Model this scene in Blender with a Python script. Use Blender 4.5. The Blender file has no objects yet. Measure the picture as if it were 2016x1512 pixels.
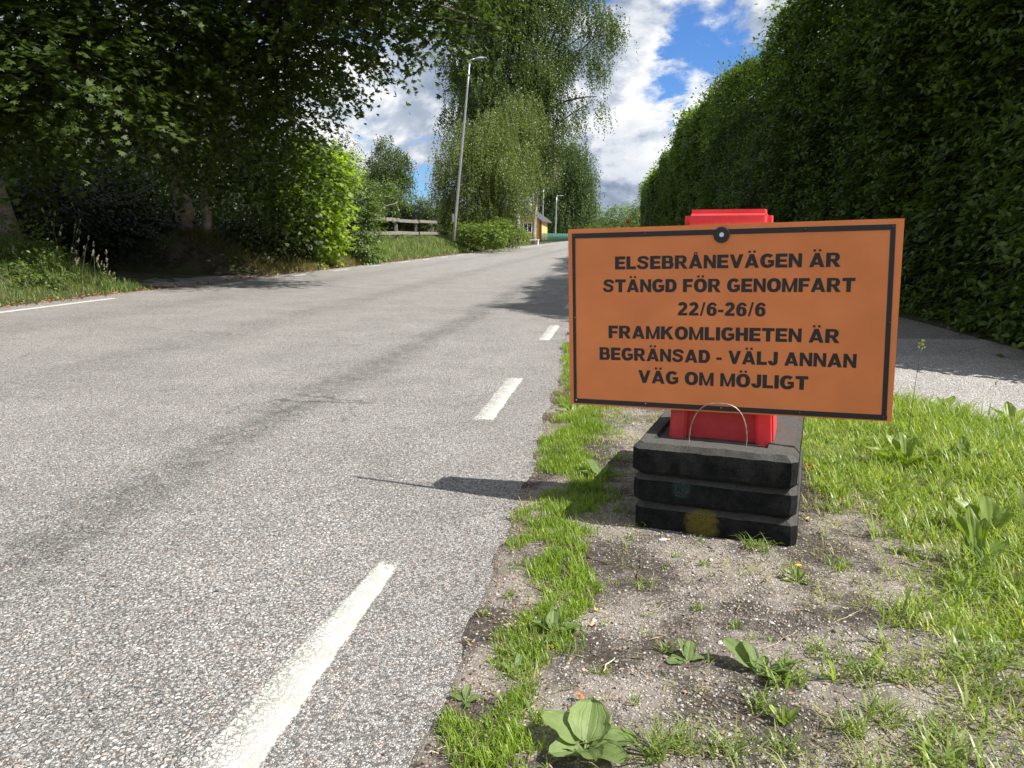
import bpy, bmesh, math, random
import numpy as np
from mathutils import Matrix, Vector

# ------------------------------------------------------------------ camera, world, sun
SC = bpy.context.scene
COL = SC.collection
F, CX, CY, H = 1515.0, 1008.0, 756.0, 0.95
MW = np.array([[0.98979, -0.02698, -0.13998], [0.14253, 0.18919, 0.97156], [0.0, 0.98170, -0.19051]])
_up = np.array([0, F, -294.0]); _up /= np.linalg.norm(_up)
_yy = np.array([220.0, 294.0, F]); _yy /= np.linalg.norm(_yy)
_xx = np.cross(_up, _yy); _xx /= np.linalg.norm(_xx)
MW = np.array([_xx, _yy, _up])

cam = bpy.data.cameras.new('camera')
camo = bpy.data.objects.new('camera', cam)
COL.objects.link(camo)
r_, u_, f_ = MW @ [1, 0, 0], MW @ [0, 1, 0], MW @ [0, 0, 1]
camo.matrix_world = Matrix(((r_[0], u_[0], -f_[0], 0), (r_[1], u_[1], -f_[1], 0), (r_[2], u_[2], -f_[2], H), (0, 0, 0, 1)))
cam.sensor_width = 36
cam.lens = 36 * F / 2016
cam.clip_start = 0.05
cam.clip_end = 3000
SC.camera = camo

SUN_DIR = Vector((0.897, -0.232, 1.0)).normalized()      # towards the sun
SUN_EL = math.asin(SUN_DIR.z)
SUN_AZ = math.atan2(SUN_DIR.x, SUN_DIR.y)
SUN_STRENGTH = 5.0
SKY_STRENGTH = 0.07
EXPOSURE = 0.84

SC.view_settings.view_transform = 'Standard'
SC.view_settings.look = 'None'
SC.view_settings.gamma = 1
SC.view_settings.use_curve_mapping = False
SC.view_settings.exposure = EXPOSURE
SC.render.engine = 'CYCLES'
SC.cycles.max_bounces = 7
SC.cycles.diffuse_bounces = 3
SC.cycles.glossy_bounces = 2
SC.cycles.transmission_bounces = 4
SC.cycles.transparent_max_bounces = 4
SC.cycles.sample_clamp_indirect = 6

sl = bpy.data.lights.new('sun', 'SUN')
sl.energy = SUN_STRENGTH
sl.angle = math.radians(0.5)
sl.color = (1.0, 0.955, 0.88)
so = bpy.data.objects.new('sun', sl)
so.rotation_euler = SUN_DIR.to_track_quat('Z', 'Y').to_euler()
so.location = (20, -10, 30)
COL.objects.link(so)


def pray(px, py):
    return MW @ np.array([px - CX, CY - py, F])


def at(px, py, Y):
    d = pray(px, py)
    t = Y / d[1]
    return np.array([0, 0, H]) + t * d


def gr(px, py, z=0.0):
    d = pray(px, py)
    t = (z - H) / d[2]
    return np.array([0, 0, H]) + t * d


def proj(P):
    q = (np.asarray(P) - [0, 0, H]) @ MW
    return CX + F * q[:, 0] / q[:, 2], CY - F * q[:, 1] / q[:, 2]


class NT:
    """tiny node-tree writer"""
    def __init__(self, tree):
        self.t = tree

    def n(self, kind, ins=None, **props):
        nd = self.t.nodes.new(kind)
        for k, v in props.items():
            setattr(nd, k, v)
        for k, v in (ins or {}).items():
            s = nd.inputs[k]
            if isinstance(v, bpy.types.NodeSocket):
                self.t.links.new(v, s)
            else:
                s.default_value = v
        return nd

    def math(self, op, a, b=0.0, c=None, clamp=False):
        ins = {0: a, 1: b}
        if c is not None:
            ins[2] = c
        return self.n('ShaderNodeMath', ins, operation=op, use_clamp=clamp).outputs[0]

    def ss(self, v, lo, hi, tlo=0.0, thi=1.0):
        return self.n('ShaderNodeMapRange', {0: v, 1: lo, 2: hi, 3: tlo, 4: thi}, interpolation_type='SMOOTHSTEP').outputs[0]

    def mix(self, f, a, b, blend='MIX'):
        nd = self.n('ShaderNodeMix', None, data_type='RGBA', blend_type=blend)
        for i, v in ((0, f), (6, a), (7, b)):
            if isinstance(v, bpy.types.NodeSocket):
                self.t.links.new(v, nd.inputs[i])
            else:
                nd.inputs[i].default_value = v if i == 0 or len(v) == 4 else (*v, 1)
        return nd.outputs[2]

    def noise(self, vec, scale, detail=4, rough=0.55, dist=0.0):
        return self.n('ShaderNodeTexNoise', {'Vector': vec, 'Scale': scale, 'Detail': detail, 'Roughness': rough, 'Distortion': dist}).outputs[0]

    def vor(self, vec, scale, feature='F1'):
        return self.n('ShaderNodeTexVoronoi', {'Vector': vec, 'Scale': scale}, feature=feature)


def build_world():
    w = bpy.data.worlds.new('World')
    SC.world = w
    w.use_nodes = True
    t = NT(w.node_tree)
    w.node_tree.nodes.clear()
    out = t.n('ShaderNodeOutputWorld')
    sky = t.n('ShaderNodeTexSky', sky_type='NISHITA', sun_disc=False)
    sky.sun_elevation = SUN_EL
    sky.sun_rotation = SUN_AZ
    sky.air_density = 1.0
    sky.dust_density = 0.4
    sky.ozone_density = 2.5
    skyc = t.mix(1.0, sky.outputs[0], (0.50, 0.80, 1.25, 1), 'MULTIPLY')
    bg1 = t.n('ShaderNodeBackground', {0: skyc, 1: SKY_STRENGTH})
    tc = t.n('ShaderNodeTexCoord').outputs['Generated']
    sep = t.n('ShaderNodeSeparateXYZ', {0: tc})
    zz = t.math('ADD', t.math('MAXIMUM', sep.outputs[2], 0.0), 0.22)
    px = t.math('DIVIDE', sep.outputs[0], zz)
    py = t.math('DIVIDE', sep.outputs[1], zz)
    P = t.n('ShaderNodeCombineXYZ', {0: t.math('ADD', t.math('MULTIPLY', sep.outputs[0], 3.0), t.math('MULTIPLY', px, 0.12)), 1: t.math('ADD', t.math('MULTIPLY', sep.outputs[1], 3.0), t.math('MULTIPLY', py, 0.12)), 2: t.math('MULTIPLY', sep.outputs[2], 5.2)}).outputs[0]
    off = t.n('ShaderNodeVectorMath', {0: P, 1: (3.1, 1.7, 0.4)}, operation='ADD').outputs[0]
    sh = t.n('ShaderNodeVectorMath', {0: off, 1: (0.09, -0.02, 0.12)}, operation='ADD').outputs[0]

    def dens(v):
        a = t.noise(v, 1.7, 9, 0.58, 0.25)
        return a
    d0 = dens(off)
    d1 = dens(sh)
    # billowy cells that shape the cumulus heads
    bil = t.vor(t.n('ShaderNodeVectorMath', {0: off, 1: t.n('ShaderNodeTexNoise', {'Vector': off, 'Scale': 5.0, 'Detail': 5.0}).outputs[1]}, operation='ADD').outputs[0], 4.0)
    bil = bil.outputs['Distance']
    cov = t.math('SUBTRACT', d0, t.math('MULTIPLY', bil, 0.06))
    # openings in the cloud cover: the directions in which the sky is open
    hole = None
    rag = t.noise(off, 5.5, 8, 0.68, 0.4)
    for (hx, hy, rad, s) in [(1365, 60, 0.036, 0.45), (1440, 5, 0.036, 0.45), (1185, 25, 0.035, 0.5), (1318, 235, 0.022, 0.45), (1325, 90, 0.02, 0.4),
                             (1322, 160, 0.016, 0.3), (835, 360, 0.035, 0.5), (860, 330, 0.02, 0.4), (1215, 395, 0.02, 0.2), (1500, -160, 0.10, 0.4), (1100, -260, 0.2, 0.4), (300, -500, 0.3, 0.3)]:
        d = pray(hx, hy)
        d = d / np.linalg.norm(d)
        dd = t.n('ShaderNodeVectorMath', {0: tc, 1: tuple(d)}, operation='DISTANCE').outputs['Value']
        v = t.ss(t.math('ADD', dd, t.math('MULTIPLY', t.math('SUBTRACT', rag, 0.5), 0.16)), rad * -0.2, rad * 2.6, s, 0.0)
        hole = v if hole is None else t.math('MAXIMUM', hole, v)
    cov = t.math('SUBTRACT', cov, t.math('MULTIPLY', hole, 0.42))
    cov = t.math('ADD', cov, t.math('MULTIPLY', t.math('SUBTRACT', t.noise(off, 16.0, 7, 0.7), 0.5), 0.10))
    mask = t.ss(cov, 0.215, 0.335)
    lit = t.math('SUBTRACT', d0, d1)
    lit = t.ss(lit, -0.075, 0.085)
    thick = t.ss(d0, 0.40, 0.62)
    fine = t.noise(off, 9.0, 6, 0.6, 0.3)
    br = t.math('ADD', t.math('MULTIPLY', lit, 0.62), t.math('MULTIPLY', t.math('SUBTRACT', 1.0, thick), 0.38))
    br = t.math('ADD', br, t.math('MULTIPLY', t.math('SUBTRACT', fine, 0.5), 0.35), clamp=True)
    cc = t.n('ShaderNodeValToRGB', {0: br})
    e = cc.color_ramp.elements
    e[0].position = 0.06; e[0].color = (0.25, 0.31, 0.42, 1)
    e[1].position = 0.8; e[1].color = (0.96, 0.97, 0.98, 1)
    m = cc.color_ramp.elements.new(0.32); m.color = (0.42, 0.48, 0.59, 1)
    m = cc.color_ramp.elements.new(0.55); m.color = (0.66, 0.71, 0.79, 1)
    bg2 = t.n('ShaderNodeBackground', {0: cc.outputs[0], 1: 0.60})
    ms = t.n('ShaderNodeMixShader', {0: mask, 1: bg1.outputs[0], 2: bg2.outputs[0]})
    w.node_tree.links.new(ms.outputs[0], out.inputs[0])


build_world()

# ------------------------------------------------------------------ helpers
RNG = np.random.default_rng(7)


def new_mat(name):
    m = bpy.data.materials.new(name)
    m.use_nodes = True
    m.node_tree.nodes.clear()
    t = NT(m.node_tree)
    out = t.n('ShaderNodeOutputMaterial')
    return m, t, out


def plain(name, col, rough=0.6, metal=0.0, var=0.25, scale=20.0, bump=0.0, bscale=60.0, spec=0.5):
    m, t, out = new_mat(name)
    tc = t.n('ShaderNodeTexCoord').outputs['Object']
    n = t.noise(tc, scale, 5, 0.6)
    f = t.ss(n, 0.3, 0.7)
    c = t.mix(f, tuple(max(0, x * (1 - var)) for x in col[:3]), tuple(min(1, x * (1 + var * 0.6)) for x in col[:3]))
    p = t.n('ShaderNodeBsdfPrincipled', {'Base Color': c, 'Roughness': rough, 'Metallic': metal, 'Specular IOR Level': spec})
    if bump:
        b = t.n('ShaderNodeBump', {'Height': t.noise(tc, bscale, 6, 0.65), 'Strength': bump, 'Distance': 0.01})
        m.node_tree.links.new(b.outputs[0], p.inputs['Normal'])
    m.node_tree.links.new(p.outputs[0], out.inputs[0])
    return m


def leaf_mat(name, dark, light, trans=0.35, tcol=None, rough=0.45, spec=0.35, dry=None, ribs=False):
    m, t, out = new_mat(name)
    a = t.n('ShaderNodeAttribute', attribute_name='rnd').outputs['Fac']
    c = t.mix(a, dark, light)
    if dry:
        f = t.ss(a, 0.93, 0.97)
        c = t.mix(f, c, dry)
    p = t.n('ShaderNodeBsdfPrincipled', {'Roughness': rough, 'Specular IOR Level': spec})
    if ribs:
        rb = t.n('ShaderNodeAttribute', attribute_name='rib').outputs['Fac']
        w = t.math('ABSOLUTE', t.math('SINE', t.math('MULTIPLY', rb, 7.85)))
        pos = t.n('ShaderNodeNewGeometry').outputs['Position']
        n1 = t.noise(pos, 160.0, 5, 0.65)
        n2 = t.noise(pos, 28.0, 4, 0.6)
        c = t.mix(t.ss(n2, .35, .7), t.mix(1.0, c, (.8, .86, .8, 1), 'MULTIPLY'), c)
        c = t.mix(t.ss(w, 0.0, 0.28, 0.55, 0.0), c, t.mix(1.0, c, (1.5, 1.35, 1.6, 1), 'MULTIPLY'))
        h = t.math('ADD', t.math('MULTIPLY', t.ss(w, 0, .5), .7), t.math('MULTIPLY', n1, .8))
        bp = t.n('ShaderNodeBump', {'Height': h, 'Strength': .55, 'Distance': .002})
        m.node_tree.links.new(bp.outputs[0], p.inputs['Normal'])
    m.node_tree.links.new(c, p.inputs['Base Color'])
    if tcol is None:
        tcol = (2.2, 2.3, 0.7, 1)
    tc = t.mix(1.0, c, (*tcol[:3], 1), 'MULTIPLY')
    tr = t.n('ShaderNodeBsdfTranslucent', {0: tc})
    ms = t.n('ShaderNodeMixShader', {0: trans, 1: p.outputs[0], 2: tr.outputs[0]})
    m.node_tree.links.new(ms.outputs[0], out.inputs[0])
    return m


def mesh_np(name, V, faces, mat, rnd=None, parent=None, smooth=False):
    """faces: list of (M,k) int arrays"""
    me = bpy.data.meshes.new(name)
    V = np.asarray(V, dtype=np.float32)
    me.vertices.add(len(V))
    me.vertices.foreach_set('co', V.ravel())
    loops = np.concatenate([f.ravel() for f in faces]).astype(np.int32)
    tot = np.concatenate([np.full(len(f), f.shape[1], dtype=np.int32) for f in faces])
    st = np.concatenate([[0], np.cumsum(tot)[:-1]]).astype(np.int32)
    me.loops.add(len(loops))
    me.loops.foreach_set('vertex_index', loops)
    me.polygons.add(len(tot))
    me.polygons.foreach_set('loop_start', st)
    if smooth:
        me.polygons.foreach_set('use_smooth', np.ones(len(tot), dtype=bool))
    if rnd is not None:
        at_ = me.attributes.new('rnd', 'FLOAT', 'POINT')
        at_.data.foreach_set('value', np.asarray(rnd, dtype=np.float32))
    me.update(calc_edges=True)
    me.materials.append(mat)
    o = bpy.data.objects.new(name, me)
    COL.objects.link(o)
    if parent:
        o.parent = parent
    return o


def tag(o, label=None, cat=None, group=None, kind=None):
    if label: o['label'] = label
    if cat: o['category'] = cat
    if group: o['group'] = group
    if kind: o['kind'] = kind
    return o


def thing(name, label, cat, loc=(0, 0, 0), group=None):
    o = bpy.data.objects.new(name, None)
    o.empty_display_size = 0.2
    COL.objects.link(o)
    o.location = loc
    return tag(o, label, cat, group)


def put(child, root):
    """parent a child built in world coordinates, keeping it in place"""
    child.parent = root
    child.matrix_parent_inverse = Matrix.Translation(root.location).inverted()
    return child


def unit(a):
    a = np.asarray(a, dtype=float)
    return a / np.maximum(np.linalg.norm(a, axis=-1, keepdims=True), 1e-9)


# leaf outlines: (verts, faces); y is the leaf's axis, z its normal
def T_oval():
    v = [(0, 0, 0), (-.27, .4, .07), (.27, .4, .07), (0, .45, -.02), (0, 1, -.06), (-.2, .74, .04), (.2, .74, .04)]
    f = [(0, 3, 1), (0, 2, 3), (3, 5, 1), (3, 4, 5), (3, 2, 6), (3, 6, 4)]
    return np.array(v), np.array(f)


def T_rhomb():
    v = [(0, 0, 0), (-.36, .45, .05), (.36, .45, .05), (0, 1, -.05)]
    return np.array(v), np.array([(0, 2, 1), (1, 2, 3)])


def T_maple():
    ang = [(-100, .30), (-75, .62), (-50, .36), (-30, .72), (-14, .44), (0, .80), (14, .44), (30, .72), (50, .36), (75, .62), (100, .30)]
    v = [(0, .18, -.03)]
    for a, r in ang:
        a = math.radians(a)
        v.append((math.sin(a) * r, .18 + math.cos(a) * r, .05 * (r > .5) - .02))
    f = [(0, i + 1, i) for i in range(1, len(ang))]
    f.append((0, 1, len(ang)))
    return np.array(v), np.array(f)


OVAL, RHOMB, MAPLE = T_oval(), T_rhomb(), T_maple()


def leaves(name, P, D, N, S, tpl, mat, parent=None, rnd=None, width=1.0):
    D = unit(D)
    N = N - (N * D).sum(1, keepdims=True) * D
    N = unit(N)
    X = np.cross(D, N)
    tv, tf = tpl
    S = np.asarray(S)[:, None, None]
    V = P[:, None, :] + S * (tv[None, :, 0:1] * width * X[:, None, :] + tv[None, :, 1:2] * D[:, None, :] + tv[None, :, 2:3] * N[:, None, :])
    k = len(tv)
    Fc = (tf[None] + (np.arange(len(P)) * k)[:, None, None]).reshape(-1, tf.shape[1])
    if rnd is None:
        rnd = RNG.random(len(P))
    o = mesh_np(name, V.reshape(-1, 3), [Fc], mat, np.repeat(rnd, k), parent)
    if parent:
        o.matrix_parent_inverse = Matrix.Translation(parent.location).inverted()
    return o


def blob_sprays(blobs, n, k, L, size, droop=0.5, spread=0.5, inner=0.5, flat=0.6, rng=RNG, side=0.3):
    """leafy sprays through a set of ellipsoids: list of (cx,cy,cz,rx,ry,rz)"""
    B = np.array(blobs, dtype=float)
    w = (B[:, 3] * B[:, 4] * B[:, 5]) ** (2 / 3)
    w /= w.sum()
    idx = rng.choice(len(B), n, p=w)
    b = B[idx]
    e = unit(rng.normal(size=(n, 3)))
    rho = inner + (1.04 - inner) * rng.random(n) ** 0.6
    rho *= 1 + 0.10 * rng.normal(size=n)
    o = b[:, :3] + e * rho[:, None] * b[:, 3:6]
    out = unit(e / b[:, 3:6])
    d = out * [1, 1, 0.4] + rng.normal(size=(n, 3)) * spread * 0.5
    d[:, 2] -= droop
    d = unit(d)
    LL = L * (0.6 + 0.8 * rng.random(n))
    t = np.tile(np.linspace(0.05, 1, k), (n, 1)) + rng.normal(size=(n, k)) * 0.03
    up = np.zeros((n, 3)); up[:, 2] = 1
    s = unit(np.cross(d, up) + 1e-3)
    sg = np.where(np.arange(k) % 2 == 0, 1.0, -1.0)[None] * (0.5 + 0.5 * rng.random((n, k)))
    P = o[:, None] + d[:, None] * (LL[:, None] * t)[..., None] + s[:, None] * (sg * side * size * 2.0 * (0.4 + rng.random((n, k))))[..., None]
    P[..., 2] -= (t ** 2) * (LL * droop * 0.35)[:, None]
    P += rng.normal(size=P.shape) * size * 0.25
    D = d[:, None] * 0.7 + s[:, None] * sg[..., None] * 0.9 + rng.normal(size=P.shape) * 0.3
    D[..., 2] -= 0.25 + 0.3 * droop
    N = rng.normal(size=P.shape) * (1 - flat)
    N[..., 2] += 1.0
    N += out[:, None] * 0.5
    S = size * (0.65 + 0.6 * rng.random((n, k)))
    r = np.clip(0.55 * rng.random(n)[:, None] + 0.45 * rng.random((n, k)), 0, 1)
    return P.reshape(-1, 3), D.reshape(-1, 3), N.reshape(-1, 3), S.ravel(), r.ravel()


def tube_geo(pts, rads, seg=8):
    pts = np.asarray(pts, dtype=float)
    n = len(pts)
    if np.isscalar(rads):
        rads = [rads] * n
    T = np.gradient(pts, axis=0) if n > 2 else np.tile(pts[-1] - pts[0], (n, 1))
    T = unit(T)
    ref = np.array([0, 0, 1.0]) if abs(T[:, 2]).mean() < 0.8 else np.array([1.0, 0, 0])
    U = unit(np.cross(T, ref))
    W = np.cross(T, U)
    a = np.linspace(0, 2 * np.pi, seg, endpoint=False)
    V = pts[:, None] + np.asarray(rads)[:, None, None] * (np.cos(a)[None, :, None] * U[:, None] + np.sin(a)[None, :, None] * W[:, None])
    V = V.reshape(-1, 3)
    F4 = []
    for i in range(n - 1):
        for j in range(seg):
            F4.append((i * seg + j, i * seg + (j + 1) % seg, (i + 1) * seg + (j + 1) % seg, (i + 1) * seg + j))
    V = np.vstack([V, pts[:1], pts[-1:]])
    T3 = []
    for j in range(seg):
        T3.append((n * seg, (j + 1) % seg, j))
        T3.append((n * seg + 1, (n - 1) * seg + j, (n - 1) * seg + (j + 1) % seg))
    return V, np.array(F4), np.array(T3)


def tubes(name, specs, mat, root=None, seg=8, smooth=True):
    VV, F4, F3 = [], [], []
    o = 0
    for pts, rad in specs:
        v, a, b = tube_geo(pts, rad, seg)
        VV.append(v); F4.append(a + o); F3.append(b + o)
        o += len(v)
    ob = mesh_np(name, np.vstack(VV), [np.vstack(F4), np.vstack(F3)], mat, smooth=smooth)
    if root:
        put(ob, root)
    return ob


def box_bm(bm, lo, hi, M=None):
    r = bmesh.ops.create_cube(bm, size=1.0)
    lo, hi = Vector(lo), Vector(hi)
    S = Matrix.Diagonal((*(hi - lo), 1))
    T = Matrix.Translation((lo + hi) / 2)
    bmesh.ops.transform(bm, matrix=(M or Matrix.Identity(4)) @ T @ S, verts=r['verts'])
    return r['verts']


def obj_bm(name, bm, mat, root=None, smooth=False, bevel=0.0, seg=2):
    me = bpy.data.meshes.new(name)
    if bevel:
        bmesh.ops.bevel(bm, geom=list(bm.edges), offset=bevel, segments=seg, affect='EDGES', clamp_overlap=True)
    bmesh.ops.recalc_face_normals(bm, faces=bm.faces)
    if smooth:
        for f in bm.faces:
            f.smooth = True
    bm.to_mesh(me)
    bm.free()
    me.materials.append(mat)
    o = bpy.data.objects.new(name, me)
    COL.objects.link(o)
    if root:
        put(o, root)
    return o


def box(name, lo, hi, mat, root=None, M=None, bevel=0.0):
    bm = bmesh.new()
    box_bm(bm, lo, hi, M)
    return obj_bm(name, bm, mat, root, bevel=bevel)


_G = np.random.default_rng(3).random((64, 64))


def vn(x, y):
    xi, yi = np.floor(x).astype(int), np.floor(y).astype(int)
    fx, fy = x - xi, y - yi
    fx, fy = fx * fx * (3 - 2 * fx), fy * fy * (3 - 2 * fy)
    g = lambda a, b: _G[a % 64, b % 64]
    return (g(xi, yi) * (1 - fx) + g(xi + 1, yi) * fx) * (1 - fy) + (g(xi, yi + 1) * (1 - fx) + g(xi + 1, yi + 1) * fx) * fy


def fbm(x, y, s, o=4):
    v = 0; a = .5
    x = np.asarray(x, float) * s; y = np.asarray(y, float) * s
    for i in range(o):
        v = v + a * vn(x + 13.7 * i, y + 7.3 * i)
        x = x * 2.03; y = y * 2.03; a *= .5
    return v


def sst(v, a, b):
    t = np.clip((v - a) / (b - a), 0, 1)
    return t * t * (3 - 2 * t)


# ------------------------------------------------------------------ ground materials
def asphalt(name, paint=None, tone=1.06, fine_side=True, cut=None, wear=1.0):
    m, t, out = new_mat(name)
    pos = t.n('ShaderNodeNewGeometry').outputs['Position']
    sep = t.n('ShaderNodeSeparateXYZ', {0: pos})
    warp = t.n('ShaderNodeVectorMath', {0: t.n('ShaderNodeTexNoise', {'Vector': pos, 'Scale': 60.0, 'Detail': 2.0}).outputs[1], 1: (0.006, 0.006, 0.0)}, operation='MULTIPLY').outputs[0]
    p2 = t.n('ShaderNodeVectorMath', {0: pos, 1: warp}, operation='ADD').outputs[0]
    p2 = t.n('ShaderNodeVectorMath', {0: p2, 1: (1.0, 1.0, 0.0)}, operation='MULTIPLY').outputs[0]
    v1 = t.vor(p2, 74.0)
    e1 = t.vor(p2, 74.0, 'DISTANCE_TO_EDGE').outputs['Distance']
    v2 = t.vor(p2, 190.0)
    e2 = t.vor(p2, 190.0, 'DISTANCE_TO_EDGE').outputs['Distance']
    sc1 = t.n('ShaderNodeSeparateColor', {0: v1.outputs['Color']})
    sc2 = t.n('ShaderNodeSeparateColor', {0: v2.outputs['Color']})
    # which big cells hold a big stone; the others are filled with small ones
    big = t.math('MULTIPLY', t.ss(sc1.outputs[2], 0.30, 0.36), t.ss(t.math('ADD', v1.outputs['Distance'], t.math('MULTIPLY', sc1.outputs[0], 0.25)), 0.68, 0.50))
    if fine_side:
        edge = t.ss(t.math('ADD', sep.outputs[0], t.math('MULTIPLY', t.noise(pos, 3.0, 3), 0.25)), -0.72, -0.45, 1.0, 0.15)
        big = t.math('MULTIPLY', big, edge)
    b1 = t.ss(sc1.outputs[0], 0.0, 1.0, 0.28, 0.58)
    b2 = t.ss(sc2.outputs[0], 0.0, 1.0, 0.12, 0.46)
    g1 = t.ss(e1, 0.02, 0.14)
    g2 = t.ss(e2, 0.03, 0.16, 0.35, 1.0)
    lum = t.math('ADD', t.math('MULTIPLY', t.math('MULTIPLY', b1, g1), big), t.math('MULTIPLY', t.math('MULTIPLY', b2, g2), t.math('SUBTRACT', 1.0, big)))
    # wheel tracks and old wear
    big_n = t.noise(pos, 0.8, 5, 0.6)
    xw = t.math('ADD', sep.outputs[0], t.math('MULTIPLY', t.math('SUBTRACT', big_n, 0.5), 0.5))
    def band(c, w):
        return t.ss(t.math('ABSOLUTE', t.math('SUBTRACT', xw, c)), w * 0.15, w, 1.0, 0.0)
    bands = t.math('ADD', t.math('MULTIPLY', band(-1.78, 0.26), 0.9), t.math('MULTIPLY', band(-3.85, 0.45), 0.5), clamp=True)
    bands = t.math('ADD', bands, t.math('MULTIPLY', band(-6.2, 0.6), 0.45), clamp=True)
    patch = t.ss(t.noise(pos, 11.0, 8, 0.78, 0.6), 0.38, 0.62)
    dk = t.math('MULTIPLY', bands, t.math('ADD', 0.2, t.math('MULTIPLY', patch, 0.8)))
    mul = t.math('SUBTRACT', 1.0, t.math('MULTIPLY', dk, 0.50))
    mott = t.ss(t.noise(pos, 1.7, 6, 0.65), 0.3, 0.7, 0.88, 1.1)
    lum = t.math('MULTIPLY', t.math('MULTIPLY', lum, mul), t.math('MULTIPLY', mott, tone))
    wv = t.n('ShaderNodeVectorMath', {0: pos, 1: t.n('ShaderNodeVectorMath', {0: t.n('ShaderNodeTexNoise', {'Vector': pos, 'Scale': 1.5, 'Detail': 7.0, 'Roughness': 0.7}).outputs[1], 1: (0.9, 0.9, 0.0)}, operation='MULTIPLY').outputs[0]}, operation='ADD').outputs[0]
    ck = t.vor(wv, 0.34, 'DISTANCE_TO_EDGE').outputs['Distance']
    crack = t.math('MULTIPLY', t.ss(ck, 0.0, 0.0035, 1.0, 0.0), t.ss(t.noise(pos, 0.9, 3), 0.5, 0.6))
    lum = t.math('MULTIPLY', lum, t.math('SUBTRACT', 1.0, t.math('MULTIPLY', crack, 0.6)))
    spots = t.ss(t.noise(pos, 4.5, 7, 0.75, 0.5), 0.58, 0.70)
    lum = t.math('MULTIPLY', lum, t.math('SUBTRACT', 1.0, t.math('MULTIPLY', spots, 0.22)))
    tint = t.mix(t.ss(sc1.outputs[1], 0.75, 0.95), (1.0, 0.965, 0.925, 1), (1.06, 0.93, 0.84, 1))
    base = t.mix(1.0, tint, lum, 'MULTIPLY')
    hgt = t.math('ADD', t.math('MULTIPLY', t.math('MULTIPLY', t.ss(e1, 0.0, 0.3), big), 1.0), t.math('MULTIPLY', t.ss(e2, 0.0, 0.3), 0.35))
    hgt = t.math('ADD', hgt, t.math('MULTIPLY', sc1.outputs[1], t.math('MULTIPLY', big, 0.5)))
    rough = 0.75
    if paint:
        cx, w = paint
        nx = t.math('MULTIPLY', t.math('SUBTRACT', t.noise(pos, 45.0, 4, 0.7), 0.5), 0.022)
        nx2 = t.math('MULTIPLY', t.math('SUBTRACT', t.noise(pos, 5.0, 3, 0.6), 0.5), 0.03)
        dx = t.math('ABSOLUTE', t.math('ADD', t.math('SUBTRACT', sep.outputs[0], cx), t.math('ADD', nx, nx2)))
        uv = t.n('ShaderNodeAttribute', attribute_name='rnd').outputs['Fac']     # 0 at a stripe's ends, 1 inside
        en = t.math('ADD', uv, t.math('MULTIPLY', t.math('SUBTRACT', t.noise(pos, 30.0, 4, 0.7), 0.5), 1.2))
        pm = t.math('MULTIPLY', t.ss(dx, w - 0.008, w, 1.0, 0.0), t.ss(en, 0.45, 0.55))
        if cut:
            lim = t.math('ADD', t.math('MULTIPLY', sep.outputs[1], cut[1]), cut[0])
            pm = t.math('MULTIPLY', pm, t.ss(t.math('ADD', t.math('SUBTRACT', sep.outputs[0], lim), nx), -0.004, 0.006))
        # worn on the traffic side
        side = t.ss(sep.outputs[0], cx - w * .9, cx + w * 0.7, 1.0, 0.22)
        worn = t.math('MULTIPLY', t.ss(t.math('ADD', t.noise(pos, 95.0, 4, 0.75), t.math('MULTIPLY', g1, -0.14)), 0.38, 0.45), side)
        worn = t.math('MULTIPLY', worn, wear)
        worn2 = t.ss(t.noise(pos, 14.0, 5, 0.7), 0.60, 0.72)
        pm = t.math('MULTIPLY', pm, t.math('SUBTRACT', 1.0, t.math('MULTIPLY', worn, 0.92)))
        pm = t.math('MULTIPLY', pm, t.math('SUBTRACT', 1.0, t.math('MULTIPLY', worn2, t.math('MULTIPLY', worn, 0.9))))
        wcol = t.mix(t.ss(t.noise(pos, 12.0, 5), 0.35, 0.65), (0.58, 0.575, 0.55, 1), (0.46, 0.46, 0.41, 1))
        base = t.mix(pm, base, wcol)
        hgt = t.math('ADD', t.math('MULTIPLY', hgt, t.math('SUBTRACT', 1.0, t.math('MULTIPLY', pm, 0.65))), t.math('MULTIPLY', pm, 0.8))
    bmp = t.n('ShaderNodeBump', {'Height': hgt, 'Strength': 0.8, 'Distance': 0.005})
    p = t.n('ShaderNodeBsdfPrincipled', {'Base Color': base, 'Roughness': rough, 'Normal': bmp.outputs[0], 'Specular IOR Level': 0.4})
    m.node_tree.links.new(p.outputs[0], out.inputs[0])
    return m


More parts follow.
